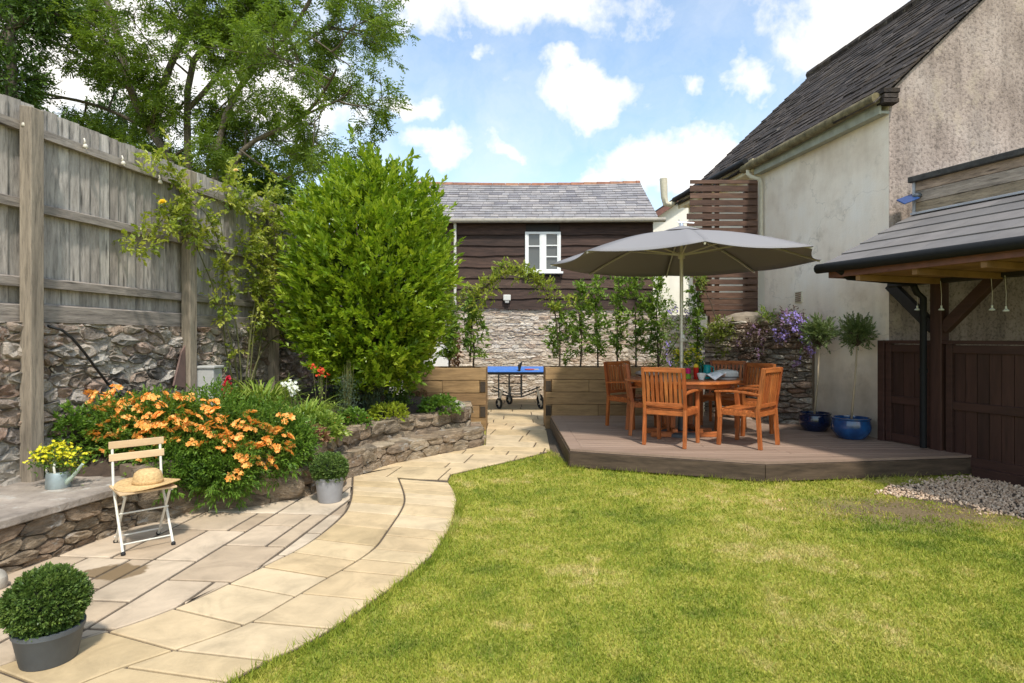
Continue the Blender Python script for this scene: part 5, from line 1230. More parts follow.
mb = MB(); mb.tube([b + Vector((.045, 0, .16)), b + Vector((.085, 0, .15)), b + Vector((.09, 0, .09)), b + Vector((.055, 0, .05))], .008, 8); mb.build('handle', M['tealglass'], t, smooth=True)
b = at(701.5, 7.62); t = thing('bowl', 'small white china bowl at the front of the table', 'bowl', b); mb = MB(); mb.lathe([(0, 0), (.03, 0), (.033, .008), (.05, .05), (.058, .085), (.053, .085), (.044, .05), (.0, .012)], b, 22); mb.build('china', M['china'], t, smooth='auto')
b = at(713, 7.62); mb = MB(); nn = 10
g = [[(b.x - .10 + .24 * i / nn + .0, b.y - .08 + .20 * j / nn, b.z + .055 + .035 * math.sin(i * .9 + j * .4) * (1 - j / nn) + (.03 if 3 < i < 8 else 0)) for j in range(nn + 1)] for i in range(nn + 1)]
for i in range(nn + 1): # front corner falls to the tabletop
    x, y, z = g[i][0]; g[i][0] = (x, y - .01, b.z + .002 + abs(i - 4) * .018)
mb.add([q for r_ in g for q in r_], [(i * (nn + 1) + j, (i + 1) * (nn + 1) + j, (i + 1) * (nn + 1) + j + 1, i * (nn + 1) + j + 1) for i in range(nn) for j in range(nn)])
o = mb.build('napkin', M['linen'], smooth=True); tag(o, 'folded pale napkin with its corner hanging to the tabletop', 'napkin'); s_ = o.modifiers.new('s', 'SOLIDIFY'); s_.thickness = .004
b = at(726, 7.74); t = thing('bread_basket', 'rounded grey striped cloth basket at the right of the table', 'basket', b); mb = MB(); mb.lathe([(0, 0), (.13, 0), (.155, .03), (.16, .085), (.14, .11), (.06, .125), (0, .128)], b, 24, None, None, 1, .7); mb.build('cloth_cover', M['greycloth'], t, smooth='auto')
for z in (.03, .06, .09): pass
mb = MB(); mb.lathe([(.158, .026), (.163, .03), (.163, .036), (.158, .04)], b, 24, None, None, 1, .7); mb.build('rim_cord', M['slatepot'], t)
b = Vector((1.90, 8.28, TZ + .003)); mb = MB(); mb.ball(b + Vector((-.02, -.02, .045)), (.19, .15, .05), 18, 8, .04); tag(mb.build('folded_cloth', M['cushion'], smooth=True), 'taupe folded cloth lying at the left edge of the dining table', 'cloth')

# ---------------------------------------------------------------- bistro chair, hat, watering can
bc = Vector((-2.655, 4.315, ZP)); fdir = Vector((.69, -.72, 0)).normalized(); wdir = Vector((-fdir.y, fdir.x, 0)).normalized()
if wdir.x < 0: wdir = -wdir
def bl(f_, w_, z): p = bc + (fdir * f_ + wdir * w_) * .93; return Vector((p.x, p.y, z * .93 + ZP))
t = thing('bistro_chair', 'small folding bistro chair with an ivory metal frame and pale wooden slats', 'chair', bc); HW = .165
for s in (-1, 1):
    mb = MB(); mb.tube([bl(-.205, s * HW, .78), bl(-.155, s * HW, .44), bl(.185, s * HW, .0)], .009, 8); mb.build('leg', M['ivory'], t, smooth='auto')
    mb = MB(); mb.tube([bl(.155, s * (HW - .018), .42), bl(-.175, s * (HW - .018), .0)], .009, 8); mb.build('leg', M['ivory'], t, smooth='auto')
    for f_ in (.185, -.175): mb = MB(); mb.ball(bl(f_, s * (HW - (.018 if f_ < 0 else 0)), .008), .016, 8, 6); mb.build('rubber_foot', M['rubber'], t, smooth=True)
    mb = MB(); mb.tube([bl(-.165, s * HW * .97, .425), bl(.17, s * HW * .97, .425)], .008, 6); mb.build('seat_rail', M['ivory'], t, smooth='auto')
for a_b in ((.13, .06), (-.135, .055), (.05, .27)): mb = MB(); mb.tube([bl(a_b[0], -HW, a_b[1]), bl(a_b[0], HW, a_b[1])], .006, 6); mb.build('cross_bar', M['ivory'], t, smooth='auto')
rng = random.Random(8); mb = MB()
for k in range(6): f_ = -.155 + k * .064; mb.bar(bl(f_, -.19, .442), bl(f_, .19, .442), .052, .014, (0, 0, 1), rng.random())
mb.build('seat', M['beech'], t, bevel=.003)
for z in (.66, .755): mb = MB(); f_ = -.155 - .05 * (z - .44) / .34 - .010; mb.bar(bl(f_ + .018, -.19, z), bl(f_ + .018, .19, z), .014, .052, (0, 0, 1), rng.random()); mb.build('back_slat', M['beech'], t, bevel=.003)
hc = bl(.02, .03, .458); t = thing('straw_hat', 'woven straw sun hat with a wide brim lying on the bistro chair seat', 'hat', hc)
prof = [(.205, .012), (.19, .006), (.15, .004), (.105, .006), (.098, .012), (.094, .05), (.085, .085), (.06, .105), (.03, .112), (0, .113)]
mb = MB(); mb.lathe(prof, hc, 40); o = mb.build('straw', M['straw'], t, smooth=True)
for v_ in o.data.vertices:
    r_ = math.hypot(v_.co.x, v_.co.y); a = math.atan2(v_.co.y, v_.co.x)
    if r_ > .12: v_.co.z += (r_ - .11) * .16 * math.cos(a * 2 + .5)
s_ = o.modifiers.new('s', 'SOLIDIFY'); s_.thickness = .004
mb = MB(); mb.lathe([(.099, .014), (.101, .016), (.099, .032), (.096, .034)], hc, 40); mb.build('band', M['strawband'], t, smooth=True)
wc = G(58, 487, .385); wc.z = .383
t = thing('watering_can', 'small zinc watering can with a pale green spout used as a vase on the bench', 'watering can', wc)
mb = MB(); mb.lathe([(0, 0), (.078, 0), (.08, .004), (.076, .10), (.070, .115), (.058, .12), (.056, .112), (.070, .10), (.070, .01), (0, .008)], wc, 24); mb.build('body', M['zinc'], t, smooth='auto')
mb = MB(); mb.tube([wc + Vector((.065, -.01, .035)), wc + Vector((.13, -.02, .09)), wc + Vector((.205, -.03, .18))], [.020, .014, .010], 10); mb.build('spout', M['mint'], t, smooth='auto')
mb = MB(); mb.tube([wc + Vector((.02, -.055, .10)), wc + Vector((.015, -.06, .16)), wc + Vector((-.005, -.02, .20)), wc + Vector((-.04, .02, .20)), wc + Vector((-.085, .0, .14)), wc + Vector((-.078, 0, .05))], .008, 8); mb.build('handle', M['ivory'], t, smooth='auto')
t = thing('cut_flowers', 'bunch of lime yellow flowers standing in the watering can', 'flowers', wc + Vector((0, 0, .02))); rng = random.Random(15); mb = MB(); tips = []
for i in range(30):
    a = rng.random() * 6.28; rr_ = rng.uniform(.03, .20); q = wc + Vector((math.cos(a) * rr_ - .02, math.sin(a) * rr_ * .5, .30 - rr_ * .5 + rng.uniform(-.05, .05))); tips.append(q); mb.tube([wc + Vector((math.cos(a) * .03, math.sin(a) * .03, .03)), wc + Vector((math.cos(a) * .05, math.sin(a) * .05, .13)), q], .003, 5)
mb.build('stems', M['greenstem'], t); mb = MB()
for q in tips:
    for _ in range(9): blossom(mb, q + Vector((rng.gauss(0, .025), rng.gauss(0, .025), rng.gauss(0, .018))), .014, (rng.gauss(0, .5), rng.gauss(-.4, .5), 1), 5)
mb.build('flowers', M['yellowp'], t)
Pn = np.array([list(q) for q in tips for _ in range(12)]) + rs.normal(size=(360, 3)) * [.03, .03, .04] - [0, 0, .05]; foliage('leaves', Pn, rs.normal(size=Pn.shape) + [0, 0, .5], .04, .014, M['bedleaf'], t)

# ---------------------------------------------------------------- table tennis table in the courtyard
t = thing('table_tennis_table', 'table tennis table with a blue top and black castors behind the gap', 'games table', (.12, 12.9, ZP)); TT = .82
mb = MB(); mb.box((.12, 12.95, TT), (1.53, 2.1, .035)); mb.build('tabletop', M['blue'], t, bevel=.004)
mb = MB()
for y_ in (11.9, 14.0): mb.box((.12, y_ - (.006 if y_ < 13 else -.006), TT - .022), (1.53, .02, .05))
mb.build('edge_rim', M['black'], t)
mb = MB()
for x, y_ in ((-.28, 12.6), (-.06, 12.6), (.20, 12.6), (-.06, 13.3), (.20, 13.3)): mb.tube([(x, y_, TT - .02), (x, y_, .25)], .016, 6)
for y_ in (12.6, 13.3): mb.tube([(-.42, y_, .42), (-.06, y_, .26), (.20, y_, .26), (.62, y_, .42)], .014, 6)
mb.tube([(-.06, 12.6, .26), (-.06, 13.3, .26)], .014, 6); mb.tube([(.20, 12.6, .26), (.20, 13.3, .26)], .014, 6); mb.tube([(-.28, 12.6, .55), (.20, 12.6, .55)], .012, 6); mb.build('undercarriage', M['slatepot'], t, smooth='auto')
for x, y_ in ((-.27, 12.5), (-.06, 13.35), (.60, 12.5), (.62, 13.35)):
    rotw = Matrix.Rotation(PI / 2, 3, 'Y') @ Matrix.Rotation(R(0), 3, 'Z'); rotw = Matrix.Rotation(R(35), 3, 'Z') @ rotw
    mb = MB(); mb.lathe([(.075, -.02), (.10, -.022), (.115, -.01), (.115, .01), (.10, .022), (.075, .02)], (x, y_, .115 + ZP), 20, rotw); wh = mb.build('wheel', M['rubber'], t, smooth='auto')
    mb = MB(); mb.lathe([(.0, -.018), (.02, -.018), (.02, .018), (0, .018)], (x, y_, .115 + ZP), 12, rotw)
    for k in range(5):
        d_ = rotw @ Vector((math.cos(k * 1.257), math.sin(k * 1.257), 0)) * .078; mb.bar((x, y_, .115 + ZP), Vector((x, y_, .115 + ZP)) + d_, .014, .012)
    mb.build('rim', M['offwhite'], wh)
    mb = MB(); mb.bar((x, y_, .15), (x * .85 + .02, y_, .42), .05, .03, (0, 1, 0)); mb.build('wheel_fork', M['offwhite'], t)
mb = MB(); mb.box((.145, 11.93, TT - .03), (.15, .06, .05)); mb.build('net_clamp', M['orangeplastic'], t, bevel=.01)
mb = MB(); mb.hexa([(.13, 11.92, TT), (.155, 11.92, TT), (.155, 12.5, TT + .02), (.13, 12.5, TT + .02), (.12, 11.95, TT + .10), (.21, 11.96, TT + .20), (.21, 12.5, TT + .20), (.12, 12.5, TT + .12)]); mb.build('folded_net', M['black'], t)
p = Vector((.36, 12.35, TT + .035)); t = thing('table_tennis_bat', 'red table tennis bat lying on the blue table', 'bat', p); mb = MB(); mb.lathe([(0, -.008), (.08, -.008), (.082, 0), (.08, .008), (0, .008)], p, 22, None, None, 1.25, 1); mb.build('blade', M['redrubber'], t); mb = MB(); mb.bar(p + Vector((.08, 0, 0)), p + Vector((.19, .02, 0)), .028, .02); mb.build('handle', M['beech'], t)

# ---------------------------------------------------------------- pots
def pot(name, t, c, prof, m, n=36): mb = MB(); mb.lathe(prof, c, n); return mb.build(name, m, t, smooth='auto')
def soil_disc(t, c, r): mb = MB(); mb.lathe([(0, .01), (r * .6, .012), (r, 0)], c, 20); return mb.build('compost', M['soil'], t)
def boxball(t, c, r, n, ls):
    d = rand_dirs(n); d = d[d[:, 2] > -.85]; bmp_ = 1 + .05 * np.sin(d[:, 0] * 9 + 1) * np.cos(d[:, 1] * 8) + .03 * np.sin(d[:, 2] * 17)
    q = (.80 + .22 * rs.rand(len(d)) ** .5) * bmp_; Pn = np.array(c) + d * np.array(r) * q[:, None]
    Lp, Ld, ix = shoots(Pn, d + rs.normal(size=d.shape) * .55 + [0, 0, .25], 5, ls * 1.3, 1.0)
    foliage('leaves', Lp, Ld, rs.uniform(.7, 1.2, len(Lp)) * ls, ls * .62, M['box'], t, rs.rand(len(d))[ix] * .7 + rs.rand(len(ix)) * .3)
    mb = MB(); mb.ball(c, [k * .80 for k in r], 20, 12, .03); mb.build('core_ball', M['twig'], t, smooth=True)  # solid dark green ball filling the core behind the leaves
M['twig'] = solid('dark_green_core', (.022, .032, .012), .9, 0, .5, 40, 1)
c = Vector((-2.13, 2.76, ZP)); t = thing('potted_box_ball', 'clipped box ball in a dark grey pot at the lower left corner', 'potted plant', c, 0, 'box balls in grey pots')
pot('pot', t, c, [(0, 0), (.105, 0), (.11, .006), (.135, .135), (.140, .14), (.142, .16), (.128, .16), (.124, .135), (0, .13)], M['slatepot'])
boxball(t, (c.x - .01, c.y, .285), (.147, .147, .138), 3300, .017)
c = Vector((-1.655, 5.45, ZP)); t = thing('potted_box_ball', 'small clipped box ball in a pale grey pot by the bed wall', 'potted plant', c, 0, 'box balls in grey pots')
pot('pot', t, c, [(0, 0), (.100, 0), (.104, .008), (.126, .20), (.132, .205), (.132, .225), (.119, .225), (.115, .20), (0, .19)], M['greypot'])
boxball(t, (c.x, c.y, .315), (.150, .150, .125), 2300, .016)
def olive(c, r, h, m, trunktop, cr, lab, seed):
    t = thing('potted_olive_tree', lab, 'potted tree', c, 0, 'lollipop olives in blue pots'); k = r / .21
    pot('pot', t, c, [(0, 0), (.135 * k, 0), (.15 * k, .012), (.205 * k, .09), (.215 * k, .15), (.200 * k, h - .03), (.212 * k, h - .015), (.212 * k, h), (.188 * k, h), (.185 * k, h - .04), (0, h - .05)], m); soil_disc(t, c + Vector((0, 0, h - .045)), .185 * k)
    top = Vector(trunktop); mb = MB(); mb.tube([c + Vector((-.01 if seed == 1 else .0, 0, h - .05)), (c + Vector((0, 0, h))).lerp(top, .5) + Vector((.012, 0, 0)), top], [.015, .012, .011], 8)
    mb.build('trunk', M['palestem'], t, smooth=True)
    tw = MB(); n = 300; d = rand_dirs(n); base = np.array(top) - [0, 0, .02]
    ctr = np.array(top) + [0, 0, cr * .72]; q = rs.uniform(.3, 1.0, n) * (1 + .12 * rs.normal(size=n)); en = ctr + d * q[:, None] * [cr, cr, cr * .95]
    for i in range(0, n, 5): tw.tube([tuple(base + (en[i] - base) * 0), tuple(base + (en[i] - base) * .5 + [0, 0, .02]), tuple(en[i])], [.005, .003, .0015], 5)
    tw.build('twigs', M['darkbark'], t)
    Lp, Ld, ix = shoots(en - d * .05, d * .8 + [0, 0, .45] + rs.normal(size=d.shape) * .4, 14, .11, .9); foliage('leaves', Lp, Ld, rs.uniform(.03, .048, len(Lp)), .014, M['olive'], t, rs.rand(n)[ix] * .6 + rs.rand(len(ix)) * .4)
olive(Vector((4.19, 8.30, ZD)), .205, .25, M['navy'], P(819, 346, 8.25), .235, 'standard olive in the darker blue pot, the farther one, next to the stone wall', 1)
olive(Vector((4.33, 7.66, ZD)), .225, .27, M['cobalt'], P(857, 345, 7.62), .215, 'standard olive in the bright cobalt pot, the nearer one, by the house corner', 2)

# ---------------------------------------------------------------- big ash tree and evergreens
def wander(p, d, Ln, seg, amp, rng, lift=0):
    pts = [p.copy()]; d = d.normalized()
    for i in range(seg):
        d = (d + Vector((rng.gauss(0, amp), rng.gauss(0, amp), rng.gauss(0, amp) + lift))).normalized(); pts.append(pts[-1] + d * Ln / seg)
    return pts, d
def along(pts, t):
    k = t * (len(pts) - 1); i = min(len(pts) - 2, int(k)); return pts[i].lerp(pts[i + 1], k - i), (pts[i + 1] - pts[i]).normalized()
def sprout(mb, tw, p, d, Ln, r, depth, rng, lift):
    pts, _ = wander(p, d, Ln, 5, .16, rng, lift); mb.tube([tuple(q) for q in pts], [r * (1 - .75 * i / 5) for i in range(6)], 5 if depth else 4, False)
    if depth == 0: tw.append((pts[2], pts[5])); tw.append((pts[4], pts[5] + (pts[5] - pts[4]))); return
    n = [0, 4, 6, 6][depth]
    for k in range(n):
        t_ = .25 + .75 * (k + rng.random()) / n; q, dd = along(pts, min(.98, t_)); s = Vector((rng.gauss(0, 1), rng.gauss(0, 1), rng.gauss(0, .6))); s -= dd * s.dot(dd); s.normalize()
        sprout(mb, tw, q, dd * .75 + s * .8, Ln * rng.uniform(.42, .62), r * .45, depth - 1, rng, lift)
def tree(name, lab, limbs, mat_leaf, m_bark, seed, leafn, LL, LW, droop, sec, secL, lift=.0, cat='tree', grp=None, skip=.25):
    rng = random.Random(seed); base = limbs[0][0][0]; t = thing(name, lab, cat, (base.x, base.y, 0), 0, grp); mb = MB(); tw = []
    for pts, r0, r1, frac in limbs:
        n = len(pts); sm_ = smooth_pl(pts, 14) if n > 2 else pts
        m_ = len(sm_); mb.tube([tuple(q) for q in sm_], [.62 * r0 + (r1 - .62 * r0) * i / (m_ - 1) for i in range(m_)], 9, False)
        ln = sum((b - a).length for a, b in zip(sm_, sm_[1:])); cnt = max(1, int(ln * (1 - skip) * sec * frac))
        for k in range(cnt):
            q, dd = along(sm_, skip + (1 - skip) * (k + rng.random()) / cnt); s = Vector((rng.gauss(0, 1), rng.gauss(0, 1), rng.gauss(.1, .8))); s -= dd * s.dot(dd) * .8; s.normalize()
            sprout(mb, tw, q, dd * .5 + s, secL * rng.uniform(.6, 1.2), .022, 2, rng, lift)
    mb.build('trunk_and_limbs', m_bark, t, smooth=True)
    A = np.array([list(a) for a, b in tw]); B = np.array([list(b) for a, b in tw]); n = len(tw)
    # compound leaves hung from each twig
    Pa = []; Da = []; Ra = []
    for k in range(leafn):
        q = rs.rand(n)[:, None]; o = A + (B - A) * q; d = unit(unit(B - A) * .7 + rs.normal(size=(n, 3)) * .7 - [0, 0, droop]); Pa.append(o); Da.append(d); Ra.append(rs.rand(n))
    Pa = np.concatenate(Pa); Da = np.concatenate(Da); Ra = np.concatenate(Ra)
    sd_ = unit(np.cross(Da, rs.normal(size=Da.shape) * .3 + [0, 0, 1])); Lp = []; Ld = []; rr = []
    for k in range(4):
        for s in (-1, 1): Lp.append(Pa + Da * (.03 + .05 * k)); Ld.append(Da * .8 + sd_ * s * .9 + rs.normal(size=Da.shape) * .15); rr.append(Ra)
    Lp = np.concatenate(Lp); Ld = np.concatenate(Ld); rr = np.concatenate(rr); foliage('leaves', Lp, Ld, rs.uniform(.7, 1.2, len(Lp)) * LL, LW, mat_leaf, t, np.clip(rr * .7 + rs.rand(len(rr)) * .3, 0, 1), droop=.15)
    print('TREE', name, len(tw), len(Lp)); return t
def PL(lst, Y): return [P(u, v, Y + (q[0] if q else 0)) for u, v, *q in lst]
Yt = 11.0
limbs = [(PL([(196, 330), (190, 240), (178, 170), (150, 130), (128, 88), (120, 40), (100, -20)], Yt), .17, .05, 1), (PL([(150, 132), (160, 95), (172, 60), (190, 25), (215, -20), (250, -70)], Yt), .11, .04, 1),
         (PL([(200, 330), (196, 230), (188, 170), (187, 120), (188, 70), (205, 40), (240, 18), (275, 2), (310, -30)], Yt), .13, .04, 1),
         (PL([(187, 110), (205, 92), (228, 62), (238, 40), (232, 5), (235, -50)], Yt), .08, .03, 1),
         (PL([(215, 330), (212, 230), (215, 170), (222, 120), (240, 85), (262, 60), (295, 30), (320, -20, -.4)], Yt - .4), .12, .03, 1),
         (PL([(218, 200), (240, 150), (262, 136), (285, 128), (305, 115), (320, 98, -.5), (330, 82, -.7), (336, 70, -1)], Yt - .3), .09, .018, 1),
         (PL([(305, 115), (320, 108, -.4), (335, 102, -.6), (346, 96, -.8), (352, 86, -1)], Yt - .3), .035, .012, 1),
         (PL([(262, 60), (295, 48), (315, 36), (332, 24), (340, 5)], Yt), .05, .015, 1),
         (PL([(200, 205), (150, 185), (90, 160), (30, 150)], Yt + .6), .07, .02, .9), (PL([(150, 130), (100, 105), (50, 95), (0, 85)], Yt + .3), .06, .02, .9), (PL([(128, 88), (80, 55), (40, 35), (0, 20)], Yt + .5), .05, .02, .9),
         (PL([(240, 150), (260, 165), (280, 175), (300, 185)], Yt - .4), .03, .01, .8), (PL([(300, 30), (330, 50), (340, 60), (345, 62), (350, 66)], Yt - .6), .03, .01, .9)]
tree('ash_tree', 'large multi-stemmed tree with feathery light leaves spreading over the fence', limbs, M['ash'], M['bark'], 3, ASHN, .066, .026, .25, 2.5, 1.15, .0)
def evergreen(lab, base, crown, n, seed, mat='yew', ls=.075, name='evergreen_tree', cat='tree', grp='dark trees behind the fence'):
    rng = random.Random(seed); t = thing(name, lab, cat, (base.x, base.y, 0), 0, grp); mb = MB(); top = Vector((base.x, base.y, crown[0][0][2] + .5)); tops = max(c[0][2] + c[1][2] * .5 for c in crown)
    mb.tube([(base.x, base.y, 0), (base.x + .05, base.y, tops * .5), (base.x, base.y, tops * .95)], [.18, .13, .03], 9); Pn = []; Dn = []
    for c, r in crown:
        mb.tube([(base.x, base.y, max(.6, c[2] - r[2] * 1.1)), (c[0], c[1], c[2])], [.06, .015], 6)
        for k in range(12): d = Vector((rng.gauss(0, 1), rng.gauss(0, 1), rng.gauss(0, 1))).normalized(); mb.tube([tuple(c), (c[0] + d.x * r[0] * .9, c[1] + d.y * r[1] * .9, c[2] + d.z * r[2] * .9)], [.02, .004], 4)
        p, d = mound(c, r, n, .3, -1); Pn.append(p); Dn.append(d)
    mb.build('trunk_and_limbs', M['bark'], t, smooth=True); Pn = np.concatenate(Pn); Dn = np.concatenate(Dn)
    Lp, Ld, ix = shoots(Pn, Dn * .6 + rs.normal(size=Dn.shape) * .7 + [0, 0, .0], 9, .26, .8); foliage('leaves', Lp, Ld, rs.uniform(.7, 1.3, len(Lp)) * ls, ls * .42, M[mat], t, rs.rand(len(Pn))[ix] * .65 + rs.rand(len(ix)) * .35)
def cr(lst): return [((P(u, v, Y).x, Y, P(u, v, Y).z), (ru * Y / F, ru * Y / F * .9, rv * Y / F)) for u, v, Y, ru, rv in lst]
evergreen('dark evergreen tree filling the upper left corner above the fence', P(10, 330, 9.8), cr([(5, 30, 9.8, 38, 34), (-40, 70, 9.6, 55, 40), (10, 80, 9.9, 30, 24), (45, 10, 10, 26, 22), (5, 128, 9.8, 34, 22), (-60, 10, 9.6, 60, 60), (50, 140, 10.2, 26, 18), (20, -40, 9.8, 50, 34)]), 330, 5)
evergreen('dark bushy tree behind the fence between the two tall posts', P(110, 330, 13.4), cr([(90, 150, 13.4, 40, 30), (130, 160, 13.2, 40, 32), (165, 180, 13.0, 34, 30), (95, 190, 13, 50, 26), (215, 190, 13.2, 34, 26), (120, 118, 13.6, 28, 18)]), 430, 6)
evergreen('low green bush behind the fence just left of the laurel', P(262, 330, 12.6), cr([(250, 195, 12.6, 30, 22), (280, 200, 12.4, 26, 20), (300, 215, 12.2, 26, 24), (268, 175, 12.6, 20, 14)]), 330, 7, 'sapling', .075, 'bush', 'bush')

# ---------------------------------------------------------------- laurel
LC = (-1.86, 7.95, 2.14); t = thing('laurel_bush', 'big rounded bright green laurel bush in the raised bed', 'bush', (LC[0], LC[1], .6))
n = NLAUREL; d = rand_dirs(n); rx, rz = 1.02, 1.50; ll = d[:, 2]
prof = (np.abs(d[:, 0]) ** 2.7 + np.abs(d[:, 1]) ** 2.7 + np.abs(ll) ** 2.7) ** (-1 / 2.7); prof = np.where(ll > 0, .98 * (.12 + .88 * prof), prof * .93 * (1 - .12 * ll ** 2))
lump = 1 + .09 * np.sin(d[:, 0] * 8 + 2) * np.cos(d[:, 2] * 7 + 1) + .07 * np.sin(d[:, 1] * 13 + d[:, 2] * 11) + .06 * rs.normal(size=n)
q = (.62 + .38 * rs.rand(n) ** .5) * lump; hole = np.sin(d[:, 0] * 15 + d[:, 2] * 6) * np.sin(d[:, 2] * 17 + d[:, 1] * 9) > .62; q = np.where(hole, q * .82, q)
ctr = np.array([LC[0], LC[1], LC[2]]); Pn = ctr + d * np.array([rx, .98, rz]) * (q * prof)[:, None]
x_ = Pn[:, 0] - LC[0]; up_ = np.clip((Pn[:, 2] - 2.2) / 1.4, 0, 1); Pn[:, 2] += up_ * (.10 * np.exp(-((x_ - .05) / .6) ** 2) + .14 * np.exp(-((x_ - .50) / .12) ** 2) + .12 * np.exp(-((x_ + .35) / .12) ** 2) + .10 * np.exp(-((x_ - .1) / .08) ** 2))
k = (Pn[:, 2] > .68 + .12 * np.sin(Pn[:, 0] * 7) + .1 * rs.rand(len(Pn))); Pn = Pn[k]; d = d[k]; q = q[k]
sdr = unit(d * [1, 1, .6] + [0, 0, .75] + rs.normal(size=d.shape) * .38)
Lp, Ld, ix = shoots(Pn - sdr * .08, sdr, 9, .17, .95)
sr = rs.rand(len(Pn)); foliage('leaves', Lp, Ld, rs.uniform(.065, .11, len(Lp)), .042, M['laurel'], t, sr[ix] * .55 + rs.rand(len(ix)) * .45, fold=.22)
n = 4200; Pn2, d2 = mound((LC[0], LC[1], LC[2] - .15), (rx * .72, .66, rz * .76), n, .2, -1); foliage('shaded_inner_leaves', Pn2, d2 + rs.normal(size=d2.shape), .09, .04, M['yew'], t)  # interior shade put into the colour: dark evergreen leaves inside the bush
mb = MB(); rng = random.Random(5)
for k in range(16):
    a = rng.random() * 6.28; mb.tube([(LC[0] + math.cos(a) * .08, LC[1] + math.sin(a) * .08, .5), (LC[0] + math.cos(a) * .35, LC[1] + math.sin(a) * .3, 1.4), (LC[0] + math.cos(a) * .7, LC[1] + math.sin(a) * .6, 2.2 + rng.random() * .8)], [.03, .02, .006], 6)
mb.build('stems', M['darkbark'], t, smooth=True)

# ---------------------------------------------------------------- alstroemeria
t = thing('alstroemeria', 'large mound of orange alstroemeria flowers spilling over the bed wall', 'flowering plant', (-2.55, 5.3, .5))
mounds = [((-3.38, 5.22, .66), (.26, .20, .28)), ((-3.02, 5.18, .62), (.34, .26, .36)), ((-2.62, 5.25, .58), (.36, .28, .44)), ((-2.28, 5.42, .52), (.34, .26, .36)), ((-2.50, 5.12, .38), (.30, .16, .28)), ((-2.88, 5.00, .40), (.22, .16, .24)), ((-2.06, 5.55, .50), (.2, .18, .2))]
Pn = []; Dn = []
for c, r in mounds: p, d = mound(c, r, int(900 * r[0] / .3), .45, -.9); Pn.append(p); Dn.append(d)
Pn = np.concatenate(Pn); Dn = np.concatenate(Dn); sd2 = unit(Dn * .6 + [0, -.1, .7] + rs.normal(size=Dn.shape) * .4)
Lp, Ld, ix = shoots(Pn, sd2, 8, .12, .95); foliage('leaves', Lp, Ld, rs.uniform(.035, .06, len(Lp)), .015, M['bedleaf'], t, rs.rand(len(Pn))[ix] * .6 + rs.rand(len(ix)) * .4, droop=.25)
protos = []; rng = random.Random(3); random.seed(3)
def cluster_mesh():
    mb = MB()
    for k in range(6):
        a = rng.random() * 6.28; e = Vector((math.cos(a), math.sin(a), 0)) * rng.uniform(.01, .045); c = e + Vector((0, 0, rng.uniform(-.012, .02))); blossom(mb, c, rng.uniform(.022, .030), (e.x * 14, e.y * 14 - .35, 1), 6, .6)
    return mb
PX = []   # where the flower heads sit, spread by the look of the photograph
_q = random.Random(44); spots = [(_q.uniform(70, 290), 0) for _ in range(46)]; spots = [(u, _q.uniform(396, 440) + max(0, u - 150) * .18) for u, _ in spots] + [(58, 405), (72, 408), (88, 408), (100, 432), (118, 418), (132, 398), (142, 412), (152, 408), (158, 440), (182, 440), (175, 400), (212, 416), (238, 425), (252, 428), (262, 432), (228, 445), (268, 446), (236, 462), (248, 472), (270, 470), (125, 470), (116, 462), (108, 436)] + [(52, 412), (66, 420), (80, 412), (60, 428), (92, 432), (110, 410), (120, 405), (128, 412), (140, 402), (100, 418), (112, 425), (125, 428), (138, 425), (150, 418), (160, 425), (168, 432), (175, 440), (150, 398), (165, 402), (180, 405), (190, 412), (178, 416), (192, 400), (205, 415), (172, 425), (188, 428), (200, 432), (212, 425), (210, 438), (222, 432), (230, 440), (240, 432), (245, 420), (238, 445), (250, 436), (258, 445), (268, 438), (262, 452), (275, 446), (285, 440), (282, 455), (272, 460), (255, 462), (245, 455), (290, 450), (98, 445), (95, 458), (105, 452), (88, 465), (92, 472), (112, 440), (122, 442), (135, 440), (145, 436), (130, 450), (140, 470), (155, 460), (135, 462), (232, 478), (238, 474), (262, 468), (220, 452), (228, 425), (118, 395), (108, 400), (205, 445), (215, 408), (160, 412), (84, 428), (75, 434), (146, 446), (246, 466), (276, 434), (196, 420)]
for i in range(8): protos.append(cluster_mesh().build('flower_cluster', M['orange'], t, world=False))
def on_mound(u, v):
    """nearest hit of the sight line with the mounds"""
    dr = Vector(((u - U0) / F, 1, -(v - V0) / F)); o = Vector((0, 0, H)); best = None
    for c, r in mounds:
        s = Vector((1 / (r[0] * 1.08), 1 / (r[1] * 1.08), 1 / (r[2] * 1.08))); a = Vector([(o[i] - c[i]) * s[i] for i in range(3)]); b = Vector([dr[i] * s[i] for i in range(3)])
        A_, B_, C_ = b.dot(b), 2 * a.dot(b), a.dot(a) - 1; D_ = B_ * B_ - 4 * A_ * C_
        if D_ > 0:
            q = (-B_ - math.sqrt(D_)) / (2 * A_)
            if best is None or q < best: best = q
    return o + dr * (best if best else 5.25)
for i, (u, v) in enumerate(spots):
    o = protos[i] if i < 8 else protos[rng.randrange(8)].copy()
    if i >= 8: col.objects.link(o); o.parent = t
    p = on_mound(u + rng.uniform(-3, 3), v + rng.uniform(-3, 3)) + Vector((0, 0, rng.uniform(-.01, .07))); o.location = p - Vector(t.location); o.rotation_euler = (rng.uniform(.1, .6), rng.uniform(-.3, .3), rng.random() * 6.28); k = rng.uniform(.75, 1.3); o.scale = (k, k, k)
mb = MB()
for i in range(120): p = Pn[rs.randint(len(Pn))]; mb.tube([(p[0] * .92 - .22, 5.25 + (p[1] - 5.25) * .3, .45), (p[0], p[1], p[2])], [.004, .003], 4)
mb.build('stems', M['greenstem'], t)

